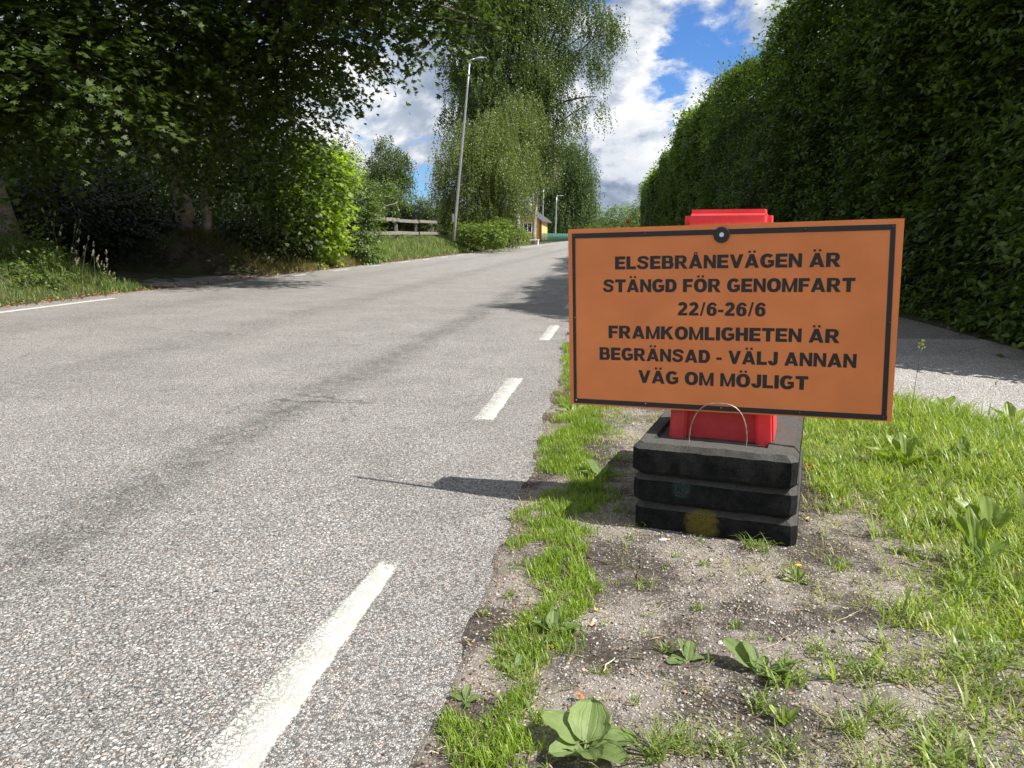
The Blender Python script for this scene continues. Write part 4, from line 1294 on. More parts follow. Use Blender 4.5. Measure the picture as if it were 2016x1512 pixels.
# small tufts: green, on the bare ground, where the photograph shows them
tl = [(1490, 1085, 34, .05, .065), (1240, 1065, 9, .02, .035), (1330, 1100, 6, .015, .03), (1385, 1115, 10, .02, .03), (1270, 1155, 22, .045, .028), (1375, 1205, 12, .02, .025), (1445, 1240, 10, .02, .03),
      (1120, 1285, 12, .03, .04), (1310, 1285, 12, .02, .03), (1640, 1010, 26, .04, .05), (1650, 1120, 26, .05, .045), (1560, 1130, 16, .03, .03), (1380, 1070, 7, .015, .03), (1190, 860, 20, .05, .04), (1160, 900, 20, .05, .05), (1230, 835, 16, .05, .04),
      (1260, 1040, 10, .02, .04), (1220, 1010, 12, .03, .05), (1340, 1480, 26, .035, .07), (1430, 1490, 24, .04, .07), (1500, 1400, 20, .035, .06), (1290, 1500, 22, .03, .075), (1560, 1350, 22, .035, .05), (1620, 1300, 24, .05, .05), (1700, 1340, 30, .05, .055),
      (1740, 1420, 26, .04, .06), (1850, 1460, 30, .05, .07), (1930, 1380, 30, .05, .07), (1680, 1450, 18, .03, .05), (1550, 1480, 18, .03, .055), (1180, 1330, 8, .02, .03), (1250, 1390, 6, .015, .025), (900, 1370, 10, .02, .02), (960, 1215, 10, .02, .02), (1000, 1180, 10, .02, .03), (925, 1440, 12, .02, .02)]
XX, YY, HH = [], [], []
for q in range(170):
    sx, sy = rng.uniform(-.25, .85), rng.uniform(1.05, 3.4)
    if on_verge(np.array([sx]), np.array([sy]))[0] and off_slab(np.array([sx]), np.array([sy]), .02)[0]:
        kk = int(rng.integers(2, 9))
        x_, y_ = tuft_pts([(sx, sy)], kk, .014, rng)
        XX.append(x_); YY.append(y_); HH.append(rng.uniform(.008, .03) * (.5 + .7 * rng.random(kk)))
for (tx, ty, k, rad, hh) in tl:
    g = gr(tx, ty)
    x_, y_ = tuft_pts([g[:2]], k * 2, rad * .8, rng)
    XX.append(x_); YY.append(y_); HH.append(hh * (0.4 + .7 * rng.random(k * 2)))
X, Y, h = map(np.concatenate, (XX, YY, HH))
P = np.stack([X, Y, verge_z(X, Y) - 0.002], -1)
o = blades('tuft_grass', P, h, 0.0026 + 0.0016 * rng.random(len(X)), 0.5 + 0.8 * rng.random(len(X)), leaf_mat('tuft_blades', (0.10, 0.16, 0.03), (0.24, 0.29, 0.09), 0.35), rng)
tag(o, 'separate small green tufts on the gravelly ground', 'grass', kind='stuff')

# grass on the left bank
def bank_pts(n, x0, x1, y0, y1, f):
    X, Y = pts_in(rng, n, x0, x1, y0, y1, f)
    return X, Y, bank_z(X, Y)


def d_bank(X, Y):
    d = -8.15 - X - 0.25 * sst(Y, 30, 60)
    op = sst(Y, 12.2, 13.2) * sst(Y, 18.3, 17.2)
    return sst(d + (fbm(X, Y, 2, 3) - .45) * .5, 0.05, 0.45) * (1 - op) * (0.45 + 0.55 * sst(fbm(X, Y, 1.5, 3), .3, .5))


X, Y, Z = bank_pts(60000, -11.5, -8.1, 25.0, 75, lambda X, Y: d_bank(X, Y) * np.interp(Y, [24, 40, 75], [1, .8, .5]))
o = blades('bank_grass', np.stack([X, Y, Z - .02], -1), (0.16 + 0.28 * rng.random(len(X))) * np.interp(-X, [8.3, 9.3, 10.1], [.8, 1.1, .6]), 0.010 + 0.01 * rng.random(len(X)), 0.2 + .5 * rng.random(len(X)), ML_BANKG, rng, np.clip(fbm(X, Y, .9, 3) + rng.normal(size=len(X)) * .22, 0, 1))
tag(o, 'long green grass on the bank below the fence', 'grass', kind='stuff')
X, Y, Z = bank_pts(30000, -11.0, -8.1, 17.3, 25.0, lambda X, Y: d_bank(X, Y) * 0.7)
o = blades('shade_grass', np.stack([X, Y, Z - .02], -1), 0.12 + 0.25 * rng.random(len(X)), 0.006 + 0.006 * rng.random(len(X)), 0.5 + .8 * rng.random(len(X)), leaf_mat('shade_grass_blades', (0.09, 0.09, 0.035), (0.22, 0.19, 0.09), .25), rng)
tag(o, 'straggly brownish grass on the bank under the big tree', 'grass', kind='stuff')
X, Y, Z = bank_pts(30000, -10.8, -8.1, 6.0, 13.0, lambda X, Y: d_bank(X, Y))
o = blades('left_verge_grass', np.stack([X, Y, Z - .02], -1), (0.06 + 0.15 * rng.random(len(X))) * np.interp(X, [-9.4, -8.2], [1.2, .8]), 0.005 + 0.005 * rng.random(len(X)), 0.3 + .7 * rng.random(len(X)), ML_BANKG, rng)
tag(o, 'rough grass at the left road edge', 'grass', kind='stuff')


# seed-head grasses
def seed_stalk(name, base, h, lean, label, cat, group, rng, head=0.06, hr=0.006):
    base = np.array(base, float)
    r = thing(name, label, cat, tuple(base), group)
    u = np.linspace(0, 1, 8)[:, None]
    pts = base + np.hstack([u ** 1.6 * lean[0], u ** 1.6 * lean[1], u * h - u ** 3 * 0.04 * h])
    tubes('stem', [(pts, np.linspace(hr * .28, hr * .14, 8))], ML_SEED if h > .7 else ML_BANKG, r, seg=5)
    n = 26
    tt = rng.random(n)
    k = unit(pts[-1] - pts[-2])
    P = pts[-1] + k * (tt * head)[:, None] + rng.normal(size=(n, 3)) * hr * (1.2 - tt)[:, None]
    leaves('seed_head', P, k + rng.normal(size=(n, 3)) * .5, rng.normal(size=(n, 3)), hr * 2.2 * (.7 + .6 * rng.random(n)), RHOMB, ML_SEED, r)
    return r


for q in range(34):
    px_, py_ = rng.uniform(110, 225), 0
    Y_ = rng.uniform(11.0, 12.2)
    xw = at(px_, 560, Y_)[0]
    zb = float(bank_z(np.array([xw]), np.array([Y_]))[0])
    seed_stalk('seed_grass', (xw, Y_, zb), rng.uniform(.35, .8) * (1.15 if px_ < 190 else .7), (rng.uniform(-.05, .22), rng.uniform(-.1, .1)), 'thin grass stalk with a pale seed head beside the shaded side path',
               'grass stalk', 'seed-headed grass stalks at the left road edge', rng, .075, .0075)
g = gr(1785, 880)
seed_stalk('seed_grass', (g[0], g[1], 0), .47, (0.02, 0.0), 'single tall grass stalk with a seed head in front of the footpath at the right corner of the sign', 'grass stalk', None, rng, .035, .0065)
g = gr(1890, 880)
seed_stalk('seed_grass', (g[0], g[1], 0), .30, (0.12, 0.02), 'thin leaning grass stalk in front of the footpath', 'grass stalk', None, rng, .02, .003)


# ------------------------------------------------------------------ broad-leaved plants
def big_leaf_mesh(L, W, curl, rng, wav=0.05):
    nu, nv = 13, 13
    V = []
    for i_ in range(nu):
        t = i_ / (nu - 1)
        w = W * (math.sin(math.pi * min(.97, max(0.02, t)) ** 0.95) ** 0.5 if t < 1 else 0.02) * (1 + .05 * math.sin(t * 23)) + W * 0.06 * (1 - t)
        for j_ in range(nv):
            s = (j_ / (nv - 1) - .5) * 2
            rib = -0.028 * L * math.cos(s * math.pi * 3) * math.sin(math.pi * t)
            wave = wav * L * math.sin(t * 9 + s * 3) * abs(s) ** 2
            V.append((s * w * .5, t * L, abs(s) ** 1.5 * 0.16 * W + rib * .6 + wave - curl * L * t * t))
    Fc = [(a_ * nv + b_, a_ * nv + b_ + 1, (a_ + 1) * nv + b_ + 1, (a_ + 1) * nv + b_) for a_ in range(nu - 1) for b_ in range(nv - 1)]
    return np.array(V), np.array(Fc)


def rosette(name, label, cat, pos, specs, mat, group=None, seed=0):
    """specs: (azimuth deg, length, width, elevation deg, curl)"""
    rng = np.random.default_rng(seed)
    pos = np.array(pos, float)
    r = thing(name, label, cat, tuple(pos), group)
    for (az, L, W, el, curl) in specs:
        V, Fc = big_leaf_mesh(L, W, curl, rng)
        stalk = 0.22 * L
        V[:, 1] += stalk
        Vs, f4, f3 = tube_geo(np.array([(0, 0, 0), (0, stalk * .5, 0.0), (0, stalk * 1.15, 0.001)]), 0.0016 + L * .012, 6)
        allV = np.vstack([V, Vs]); F4 = np.vstack([Fc, f4 + len(V)]); F3 = f3 + len(V)
        R = Matrix.Rotation(math.radians(-az), 3, 'Z') @ Matrix.Rotation(math.radians(el), 3, 'X') @ Matrix.Rotation(rng.normal() * .2, 3, 'Y')
        allV = allV @ np.array(R).T + pos
        o = mesh_np('leaf', allV, [F4, F3], mat, np.full(len(allV), rng.uniform(.1, .95)), smooth=True)
        sv = np.concatenate([np.tile(np.linspace(-1, 1, 13), 13), np.full(len(Vs), 0.0)]).astype(np.float32)
        o.data.attributes.new('rib', 'FLOAT', 'POINT').data.foreach_set('value', sv)
        put(o, r)
    return r


def gp(px, py, dz=0.0):
    g = gr(px, py)
    return (g[0], g[1], float(verge_z(np.array([g[0]]), np.array([g[1]]))[0]) + dz)


# azimuth 0 = away from the camera, 90 = right
rosette('plantain', 'largest broad-leaved plantain at the bottom edge of the photo', 'weed', gp(1150, 1490),
        [(-60, .085, .062, 32, .18), (8, .085, .075, 38, .2), (75, .085, .05, 22, .25), (40, .06, .05, 35, .2), (165, .075, .05, 40, .3), (120, .075, .055, 25, .3), (-120, .06, .045, 25, .3), (-95, .05, .03, 25, .3)], ML_PLANT, 'broadleaf plantains on the bare ground', 1)
rosette('plantain', 'small four-leaved plantain beside the turf strip', 'weed', gp(1088, 1250),
        [(0, .05, .034, 50, .15), (75, .06, .036, 20, .2), (-70, .05, .030, 30, .2), (175, .05, .034, 15, .2), (110, .035, .02, 20, .2)], ML_PLANT, 'broadleaf plantains on the bare ground', 2)
rosette('plantain', 'tiny bright plantain on the gravel in the middle of the bare ground', 'weed', gp(1352, 1305),
        [(20, .042, .026, 48, .15), (-30, .045, .016, 55, .15), (80, .035, .022, 20, .2), (-110, .04, .022, 12, .2), (-80, .03, .018, 20, .2)], ML_PLANT, 'broadleaf plantains on the bare ground', 3)
rosette('plantain', 'pointed-leaved plantain growing out of the grass below the slabs', 'weed', gp(1492, 1335),
        [(-50, .085, .045, 35, .15), (-25, .065, .032, 50, .15), (78, .085, .035, 22, .12), (30, .04, .03, 40, .2), (140, .05, .03, 25, .3), (100, .06, .028, 30, .2)], ML_PLANT, 'broadleaf plantains on the bare ground', 4)
rosette('plantain', 'little plantain right at the asphalt edge', 'weed', gp(915, 1385), [(10, .03, .018, 45, .2), (-70, .03, .016, 20, .2), (80, .03, .016, 25, .2), (150, .025, .014, 20, .2)], ML_PLANT, 'broadleaf plantains on the bare ground', 5)
rosette('plantain', 'plantain in the shadow of the slabs', 'weed', gp(1180, 945), [(-30, .09, .05, 40, .2), (50, .08, .04, 40, .2), (100, .09, .04, 20, .2), (-90, .07, .035, 30, .2)], ML_PLANT, 'broadleaf plantains on the bare ground', 6)
rosette('plantain', 'small plantain in the turf strip near the bottom of the photo', 'weed', gp(1020, 1330), [(0, .035, .018, 50, .2), (70, .035, .02, 35, .2), (-80, .03, .018, 30, .2)], ML_PLANT, 'broadleaf plantains on the bare ground', 7)
docks = [(1780, 925, 'dock plant in the sunny grass just below the corner of the sign', [(0, .10, .035, 70, .1), (40, .09, .035, 60, .1), (-40, .10, .035, 60, .15), (90, .09, .03, 40, .2), (-80, .12, .03, 35, .2), (150, .08, .03, 50, .2), (-130, .07, .03, 60, .2)]),
         (1895, 930, 'leafy dock in the middle of the right grass', [(10, .09, .04, 65, .1), (60, .10, .04, 40, .2), (-60, .09, .04, 45, .2), (-10, .07, .03, 75, .1), (120, .08, .03, 50, .2)]),
         (1945, 1060, 'broad dark-leaved dock at the right edge of the grass', [(0, .09, .05, 70, .1), (-50, .10, .05, 50, .2), (60, .08, .045, 55, .2), (100, .07, .04, 60, .2)]),
         (1920, 1120, 'upright dock with folded pale leaves in the lush grass', [(-10, .12, .03, 75, .1), (-40, .13, .03, 65, .1), (30, .1, .035, 65, .1), (80, .08, .04, 50, .2)]),
         (1850, 820, 'bright leafy weed at the footpath edge', [(0, .06, .03, 60, .1), (70, .08, .035, 50, .1), (-60, .07, .03, 50, .2), (30, .06, .03, 60, .2), (-100, .05, .025, 40, .2)]),
         (1990, 850, 'broad weed leaves beside the footpath at the frame edge', [(0, .09, .045, 60, .1), (60, .08, .04, 50, .2), (-60, .09, .045, 50, .2), (-110, .06, .03, 40, .2)]),
         (1570, 1150, 'low weed with a yellow flower right of the slabs', [(0, .045, .014, 60, .1), (50, .04, .014, 50, .1), (-60, .045, .015, 45, .1), (-100, .04, .014, 25, .1), (120, .04, .014, 30, .1)]),
         (1180, 790, 'flattened dandelion leaves below the left corner of the sign', [(-80, .11, .03, 20, .2), (80, .13, .03, 18, .2), (20, .10, .03, 25, .2), (-30, .09, .03, 30, .2), (50, .11, .03, 22, .2), (-110, .1, .03, 15, .2)]),
         (1130, 815, 'weed beside the road edge left of the sign', [(0, .08, .03, 50, .2), (60, .08, .03, 40, .2), (-60, .08, .03, 40, .2), (110, .08, .03, 30, .2), (-100, .07, .028, 30, .2)]),
         (1545, 1430, 'small upright leafy weed near the bottom middle of the photo', [(0, .035, .012, 75, .1), (60, .04, .014, 50, .1), (-60, .04, .014, 50, .1), (120, .035, .012, 55, .1), (-120, .035, .012, 55, .1)])]
ML_DOCK = leaf_mat('dock_leaves', (0.10, 0.16, 0.025), (0.22, 0.29, 0.06), 0.3, rough=0.4, spec=0.45)
for q, (px_, py_, lab, sp) in enumerate(docks):
    sp = [(a_1, l_1 * 1.25, w_1 * 1.25, e_1, c_1) for a_1, l_1, w_1, e_1, c_1 in sp] if px_ > 1600 else sp
    rr = rosette('dock_plant', lab, 'weed', gp(px_, py_, -.005), sp, ML_DOCK, 'leafy weeds in the verge', 30 + q)
    if 'yellow flower' in lab:
        pos = np.array(gp(px_, py_))
        n = 16
        an = np.arange(n) / n * 6.283
        P = np.tile(pos + [0, 0, .05], (n, 1))
        D = np.stack([np.cos(an), np.sin(an), .15 + 0 * an], -1)
        fl = leaves('flower', P, D, np.tile([0, 0, 1.0], (n, 1)), .009 * np.ones(n), OVAL, plain('yellow_petals', (.75, .45, .03), .6, var=.1), rr)
        tubes('stem', [(np.array([pos, pos + [0, 0, .05]]), .0012)], ML_DOCK, rr, seg=5)

# ------------------------------------------------------------------ gravel, litter, twigs
def pebbles(name, X, Y, size, mat, rng, z=None):
    n = len(X)
    base = np.array([(1, 0, 0), (-1, 0, 0), (0, 1, 0), (0, -1, 0), (0, 0, 1), (0, 0, -1), (.62, .62, .45), (-.62, .62, .45), (.62, -.62, .45), (-.62, -.62, .45)], float)
    fc = np.array([(4, 6, 7), (4, 7, 9), (4, 9, 8), (4, 8, 6), (0, 2, 6), (2, 7, 6), (2, 1, 7), (1, 9, 7), (1, 3, 9), (3, 8, 9), (3, 0, 8), (0, 6, 8)])
    V = base[None] * (1 + .25 * rng.normal(size=(n, 10, 1))) * np.stack([1 + .3 * rng.random(n), .7 + .3 * rng.random(n), .5 + .3 * rng.random(n)], -1)[:, None]
    a = rng.random(n) * 6.283
    ca, sa = np.cos(a)[:, None], np.sin(a)[:, None]
    V = np.stack([V[..., 0] * ca - V[..., 1] * sa, V[..., 0] * sa + V[..., 1] * ca, V[..., 2]], -1) * np.asarray(size)[:, None, None]
    if z is None:
        z = verge_z(X, Y)
    V += np.stack([X, Y, z + np.asarray(size) * .15], -1)[:, None]
    Fc = (fc[None] + (np.arange(n) * 10)[:, None, None]).reshape(-1, 3)
    return mesh_np(name, V.reshape(-1, 3), [Fc], mat, np.repeat(rng.random(n), 10))


m, t, out = new_mat('gravel_stones')
a_ = t.n('ShaderNodeAttribute', attribute_name='rnd').outputs['Fac']
c_ = t.mix(a_, (0.12, 0.108, 0.098), (0.46, 0.43, 0.395))
p_ = t.n('ShaderNodeBsdfPrincipled', {'Base Color': c_, 'Roughness': 0.8})
m.node_tree.links.new(p_.outputs[0], out.inputs[0])
M_GRAV = m


def d_grav(X, Y):
    return np.where(on_verge(X, Y), sst(fbm(X, Y, 3.5, 4), 0.36, 0.52) * sst(0.45 - np.abs(X - 0.28) - .12 * (Y > 2), -0.3, .2), 0)


X, Y = pts_in(rng, 62000, -0.35, 1.1, 0.95, 4.8, lambda X, Y: np.clip(d_grav(X, Y) + .08 * on_verge(X, Y), 0, 1) * np.interp(Y, [1, 2.2, 4.5], [1, .6, .3]))
sz = 0.0014 + 0.0030 * rng.random(len(X)) ** 2.2
o = pebbles('gravel', X, Y, sz, M_GRAV, rng)
tag(o, 'fine grey gravel on the bare verge', 'gravel', kind='stuff')
X, Y = pts_in(rng, 700, -0.35, 1.2, 0.95, 4.5, lambda X, Y: d_grav(X, Y) * .8 + .05 * on_verge(X, Y))
o = pebbles('gravel', X, Y, 0.004 + 0.005 * rng.random(len(X)) ** 2, M_GRAV, rng)
tag(o, 'larger loose pebbles on the bare verge', 'gravel', kind='stuff')
# grit on the asphalt edge
X = road_edge(np.linspace(1, 6, 1500)) - np.abs(rng.normal(size=1500)) * .04
Y = np.linspace(1, 6, 1500)
o = pebbles('grit', X, Y, .0008 + .0018 * rng.random(1500) ** 2, M_GRAV, rng, z=np.full(1500, .001))
tag(o, 'fine grit along the asphalt edge', 'gravel', kind='stuff')


def litter(name, X, Y, Z, size, mat, rng, label, tpl=OVAL):
    n = len(X)
    D = rng.normal(size=(n, 3)) * [1, 1, .25]
    N = rng.normal(size=(n, 3)) * .45 + [0, 0, 1]
    o = leaves(name, np.stack([X, Y, Z + .003], -1), D, N, size * (.5 + rng.random(n)), tpl, mat)
    return tag(o, label, 'litter', kind='stuff')


# brown plant debris and dead straw on the verge
X, Y = pts_in(rng, 26000, -0.42, 1.6, 0.95, 6.5, lambda X, Y: np.where(on_verge(X, Y), .25 + .9 * (np.abs(X - road_edge(Y) - .06) < .07) + .5 * sst(fbm(X, Y, 5, 3), .5, .6), 0))
litter('plant_litter', X, Y, verge_z(X, Y), .008, ML_LITTER, rng, 'brown plant debris on the verge', RHOMB)
X, Y = pts_in(rng, 9000, -0.42, 1.8, 0.95, 6.5, lambda X, Y: np.where(on_verge(X, Y), .8, 0))
n = len(X)
o = leaves('dead_straw', np.stack([X, Y, verge_z(X, Y) + .003], -1), rng.normal(size=(n, 3)) * [1, 1, .12], rng.normal(size=(n, 3)) * .3 + [0, 0, 1], .012 + .035 * rng.random(n) ** 2, RHOMB, ML_STRAW, width=.09)
tag(o, 'dead straw bits lying on the verge', 'litter', kind='stuff')
X, Y = pts_in(rng, 9000, -9.6, -8.0, 17.5, 60, lambda X, Y: sst(-7.98 - X, 0, .1) * sst(-X, 9.5, 8.4) * np.interp(Y, [17, 26, 60], [1, .9, .3]))
litter('leaf_litter', X, Y, bank_z(X, Y) + .01, .07, ML_LITTER, rng, 'dry brown leaves along the foot of the left bank')
X, Y = pts_in(rng, 3000, -9.0, -7.95, 8, 17.5, lambda X, Y: sst(-7.95 - X, 0, .1) * sst(-X, 8.8, 8.2) * .8)
litter('leaf_litter', X, Y, np.maximum(bank_z(X, Y), 0) + .01, .04, leaf_mat('rusty_litter', (.16, .07, .035), (.36, .2, .11), .1), rng, 'rusty debris along the left road edge')


rng_c = np.random.default_rng(99)
nq = 420
Yq = .95 + 5.5 * rng_c.random(nq)
Xq = road_edge(Yq) - np.abs(rng_c.normal(size=nq)) * .10
litter('plant_litter', Xq, Yq, np.zeros(nq), .007, ML_LITTER, rng_c, 'brown crumbs swept onto the asphalt edge', RHOMB)


def twig(a, b, r, mat, label, cat='twig', name='twig', group='twigs lying on the verge'):
    A, B = np.array(gp(*a, .004)), np.array(gp(*b, .004))
    u = np.linspace(0, 1, 6)[:, None]
    pts = A * (1 - u) + B * u + np.random.default_rng(int(a[0])).normal(size=(6, 3)) * [.003, .003, .001] * np.sin(u * 3.14)
    pts[:, 2] = np.maximum(pts[:, 2], .004)
    o = tubes(name, [(pts, np.linspace(r, r * .5, 6))], mat, seg=6)
    return tag(o, label, cat, group)


twig((1155, 1100), (1197, 1114), .003, M_TWIG, 'short dark brown twig left of the slabs on the ground')
twig((1700, 1400), (1798, 1506), .0022, M_TWIGP, 'long pale straw stalk at the bottom right')
twig((1255, 1145), (1262, 1092), .0016, M_TWIG, 'thin dark stem lying below the slabs')
twig((1272, 1210), (1312, 1190), .0009, M_TWIGP, 'thin pale stalk on the gravel')
twig((1500, 1290), (1570, 1255), .001, M_TWIGP, 'straight white stalk lying toward the right grass')
twig((1640, 1240), (1700, 1205), .001, M_TWIGP, 'pale stalk on the bare ground near the lush grass')
twig((842, 1490), (878, 1475), .0018, M_TWIGP, 'small broken stick at the asphalt edge at the bottom')
twig((1398, 1490), (1436, 1504), .0024, M_TWIGP, 'whitish stick stub in the bottom tuft')
twig((884, 1262), (925, 1232), .0012, M_TWIG, 'dark twig lying over the asphalt edge')
twig((1160, 1090), (1210, 1098), .001, M_TWIG, 'thin brown stem left of the slab corner')
twig((1310, 1140), (1350, 1095), .0009, M_TWIG, 'hair-thin brown stem in front of the slabs')
twig((1890, 870), (1905, 880), .002, M_TWIG, 'dark bit of stick at the footpath edge')
twig((1187, 1327), (1210, 1303), .002, plain('pale_leaf_sheath', (.45, .5, .25), .6), 'pale green fallen blade on the gravel')
butt = thing('cigarette_butt', 'white cigarette butt lying at the foot of the slabs', 'cigarette butt', gp(1302, 1068, .004))
A = np.array(gp(1297, 1069, .005)); B = np.array(gp(1311, 1067, .005))
tubes('paper', [(np.array([A, B]), .0037)], M_WHITEP, butt, seg=8, smooth=False)
tubes('filter', [(np.array([B, B + (B - A) * .5]), .0038)], plain('filter_tan', (.5, .33, .16), .8), butt, seg=8, smooth=False)


def fallen(px_, py_, s, col, label, seed, el=15):
    V, Fc = big_leaf_mesh(s, s * .6, .2, np.random.default_rng(seed), .12)
    R = Matrix.Rotation(seed * 1.3, 3, 'Z') @ Matrix.Rotation(math.radians(el), 3, 'X')
    V = V @ np.array(R).T + np.array(gp(px_, py_, .006))
    o = mesh_np('fallen_leaf', V, [Fc], plain('fallen_leaf_colour', col, .6, var=.3, scale=60), smooth=True)
    return tag(o, label, 'fallen leaf', 'single fallen leaves on the verge')


fallen(1150, 1390, .022, (.42, .14, .05), 'curled orange-brown leaf above the largest plantain', 1, 35)
fallen(1178, 1205, .018, (.70, .42, .10), 'small yellow-orange leaf beside the turf strip', 2, 25)
fallen(1080, 1275, .018, (.60, .48, .04), 'yellow leaf under the four-leaved plantain', 3, 10)
fallen(1160, 1235, .022, (.45, .30, .18), 'dry tan leaf right of the four-leaved plantain', 4, 8)
fallen(1592, 930, .03, (.5, .16, .05), 'rust-coloured dead leaf right of the slab stack', 5, 50)
fallen(1598, 1028, .022, (.65, .42, .2), 'pale orange leaf at the lower right of the slabs', 6, 20)
fallen(1870, 1475, .022, (.5, .22, .08), 'dark orange leaf in the bottom right grass', 7, 20)
fallen(1495, 1160, .02, (.12, .08, .05), 'dark brown crumpled leaf in front of the slabs', 8, 40)


# ------------------------------------------------------------------ the sign, its carrier and the rubber slabs
def rubber(name, patch=None, pcol=None):
    m, t, out = new_mat(name)
    tc = t.n('ShaderNodeTexCoord').outputs['Object']
    n1 = t.noise(tc, 26.0, 7, 0.7)
    n2 = t.noise(tc, 260.0, 5, 0.75)
    c = t.mix(t.ss(n1, .35, .7), (.004, .005, .006), (.018, .018, .017))
    c = t.mix(t.math('MULTIPLY', t.ss(n2, .52, .72), .8), c, (.040, .040, .038))
    geo = t.n('ShaderNodeNewGeometry')
    up_ = t.n('ShaderNodeSeparateXYZ', {0: geo.outputs['Normal']}).outputs[2]
    c = t.mix(t.math('MULTIPLY', t.ss(up_, .3, .9), t.ss(n2, .3, .7, .3, .9)), c, (.13, .125, .115))     # greyer on the upward faces
    if patch:
        (x_, z_, rx_, rz_) = patch
        s = t.n('ShaderNodeSeparateXYZ', {0: tc})
        dx = t.math('DIVIDE', t.math('SUBTRACT', s.outputs[0], x_), rx_)
        dz = t.math('DIVIDE', t.math('SUBTRACT', s.outputs[2], z_), rz_)
        d = t.math('ADD', t.math('POWER', t.math('ABSOLUTE', dx), 2.5), t.math('POWER', t.math('ABSOLUTE', dz), 2.5))
        f = t.ss(t.math('ADD', d, t.math('MULTIPLY', t.math('SUBTRACT', n1, .5), 3.2)), .35, 1.25, 1, 0)
        f = t.math('MULTIPLY', f, t.ss(n2, .38, .62, .25 if pcol[2] < .05 else 0.0, .75 if pcol[2] < .05 else .5))
        f = t.math('MULTIPLY', f, t.ss(s.outputs[1], 0.03, 0.06, 1, 0))
        c = t.mix(f, c, pcol)
    h_ = t.math('ADD', t.math('MULTIPLY', n1, 1.0), t.math('MULTIPLY', n2, .5))
    b = t.n('ShaderNodeBump', {'Height': h_, 'Strength': .9, 'Distance': .006})
    p = t.n('ShaderNodeBsdfPrincipled', {'Base Color': c, 'Roughness': .9, 'Normal': b.outputs[0], 'Specular IOR Level': .18})
    m.node_tree.links.new(p.outputs[0], out.inputs[0])
    return m


def rough_bm(bm, amt, sc=30):
    for v in bm.verts:
        n_ = fbm(np.array([v.co.x * 1.0 + v.co.z * .7]), np.array([v.co.y + v.co.z * 1.3]), sc, 3)[0] - .45
        n2_ = fbm(np.array([v.co.x * 1.7 + 5]), np.array([v.co.z * 2.1 + v.co.y]), sc * .6, 3)[0] - .45
        v.co += Vector((n2_ * .5, n2_, n_)) * amt


def slab_obj(z0, z1, dx, dy, rot, mat, label, rim=True, seed=0):
    """rubber base plate: bevelled block; the top one shows its rim and recess"""
    W, D_ = 0.50, 0.92
    M = Matrix.Translation((SLAB_O[0] + dx, SLAB_O[1] + dy, 0)) @ Matrix.Rotation(SLAB_A + rot, 4, 'Z')
    t_, b_ = 0.018, 0.014
    bm = bmesh.new()
    nx, ny = 30, 50
    # profile rings from bottom to top: inset and height
    rings = [(0.013 if z0 > .01 else 0.006, z0), (0.0, z0 + b_), (-0.002, z0 + (z1 - z0) * .5), (0.0, z1 - t_), (0.016, z1)]

    def ring(ins, z):
        pts = []
        wide = 0.03 if ins > .05 else 0.0
        x0_, x1_, y0_, y1_ = ins - wide * .3, W - ins - wide, ins, D_ - ins
        cc = 0.018
        def seg(a, b, n_):
            return [(a[0] + (b[0] - a[0]) * k_ / n_, a[1] + (b[1] - a[1]) * k_ / n_) for k_ in range(n_)]
        pts += seg((x0_ + cc, y0_), (x1_ - cc, y0_), nx)
        pts += seg((x1_ - cc, y0_), (x1_, y0_ + cc), 3)
        pts += seg((x1_, y0_ + cc), (x1_, y1_ - cc), ny)
        pts += seg((x1_, y1_ - cc), (x1_ - cc, y1_), 3)
        pts += seg((x1_ - cc, y1_), (x0_ + cc, y1_), nx)
        pts += seg((x0_ + cc, y1_), (x0_, y1_ - cc), 3)
        pts += seg((x0_, y1_ - cc), (x0_, y0_ + cc), ny)
        pts += seg((x0_, y0_ + cc), (x0_ + cc, y0_), 3)
        return [bm.verts.new((x, y, z)) for x, y in pts]
    RR = [ring(*r_2) for r_2 in rings]
    if rim:
        RR += [ring(0.062, z1 + .001), ring(0.070, z1 - .011)]
    for a, b in zip(RR[:-1], RR[1:]):
        for q in range(len(a)):
            bm.faces.new((a[q], a[(q + 1) % len(a)], b[(q + 1) % len(b)], b[q]))
    bm.faces.new(RR[0][::-1])
    bm.faces.new(RR[-1])
    rough_bm(bm, 0.009, 26 + seed * 3)
    me = bpy.data.meshes.new('rubber_slab')
    bmesh.ops.recalc_face_normals(bm, faces=bm.faces)
    for f in bm.faces:
        f.smooth = True
    bm.to_mesh(me); bm.free()
    me.materials.append(mat)
    try:
        me.set_sharp_from_angle(angle=math.radians(28))
    except Exception:
        pass
    o = bpy.data.objects.new('rubber_slab', me)
    o.matrix_world = M
    COL.objects.link(o)
    return tag(o, label, 'rubber base', 'stacked rubber base slabs')


s1 = slab_obj(0.0, 0.095, 0.0, 0.0, 0.0, rubber('rubber_bottom', (0.215, 0.048, 0.055, 0.05), (0.20, 0.17, 0.025)), 'bottom black rubber slab with a sprayed yellow patch', False, 0)
s2 = slab_obj(0.097, 0.193, -0.008, -0.008, 0.012, rubber('rubber_middle', (0.155, 0.155, 0.03, 0.03), (0.06, 0.13, 0.11)), 'middle black rubber slab with a faint turquoise smear', False, 1)
s3 = slab_obj(0.195, 0.298, -0.014, -0.014, -0.006, rubber('rubber_top'), 'top black rubber slab with a wire handle and a worn grey rim', True, 2)
MS = Matrix.Translation((SLAB_O[0], SLAB_O[1], 0)) @ Matrix.Rotation(SLAB_A, 4, 'Z')
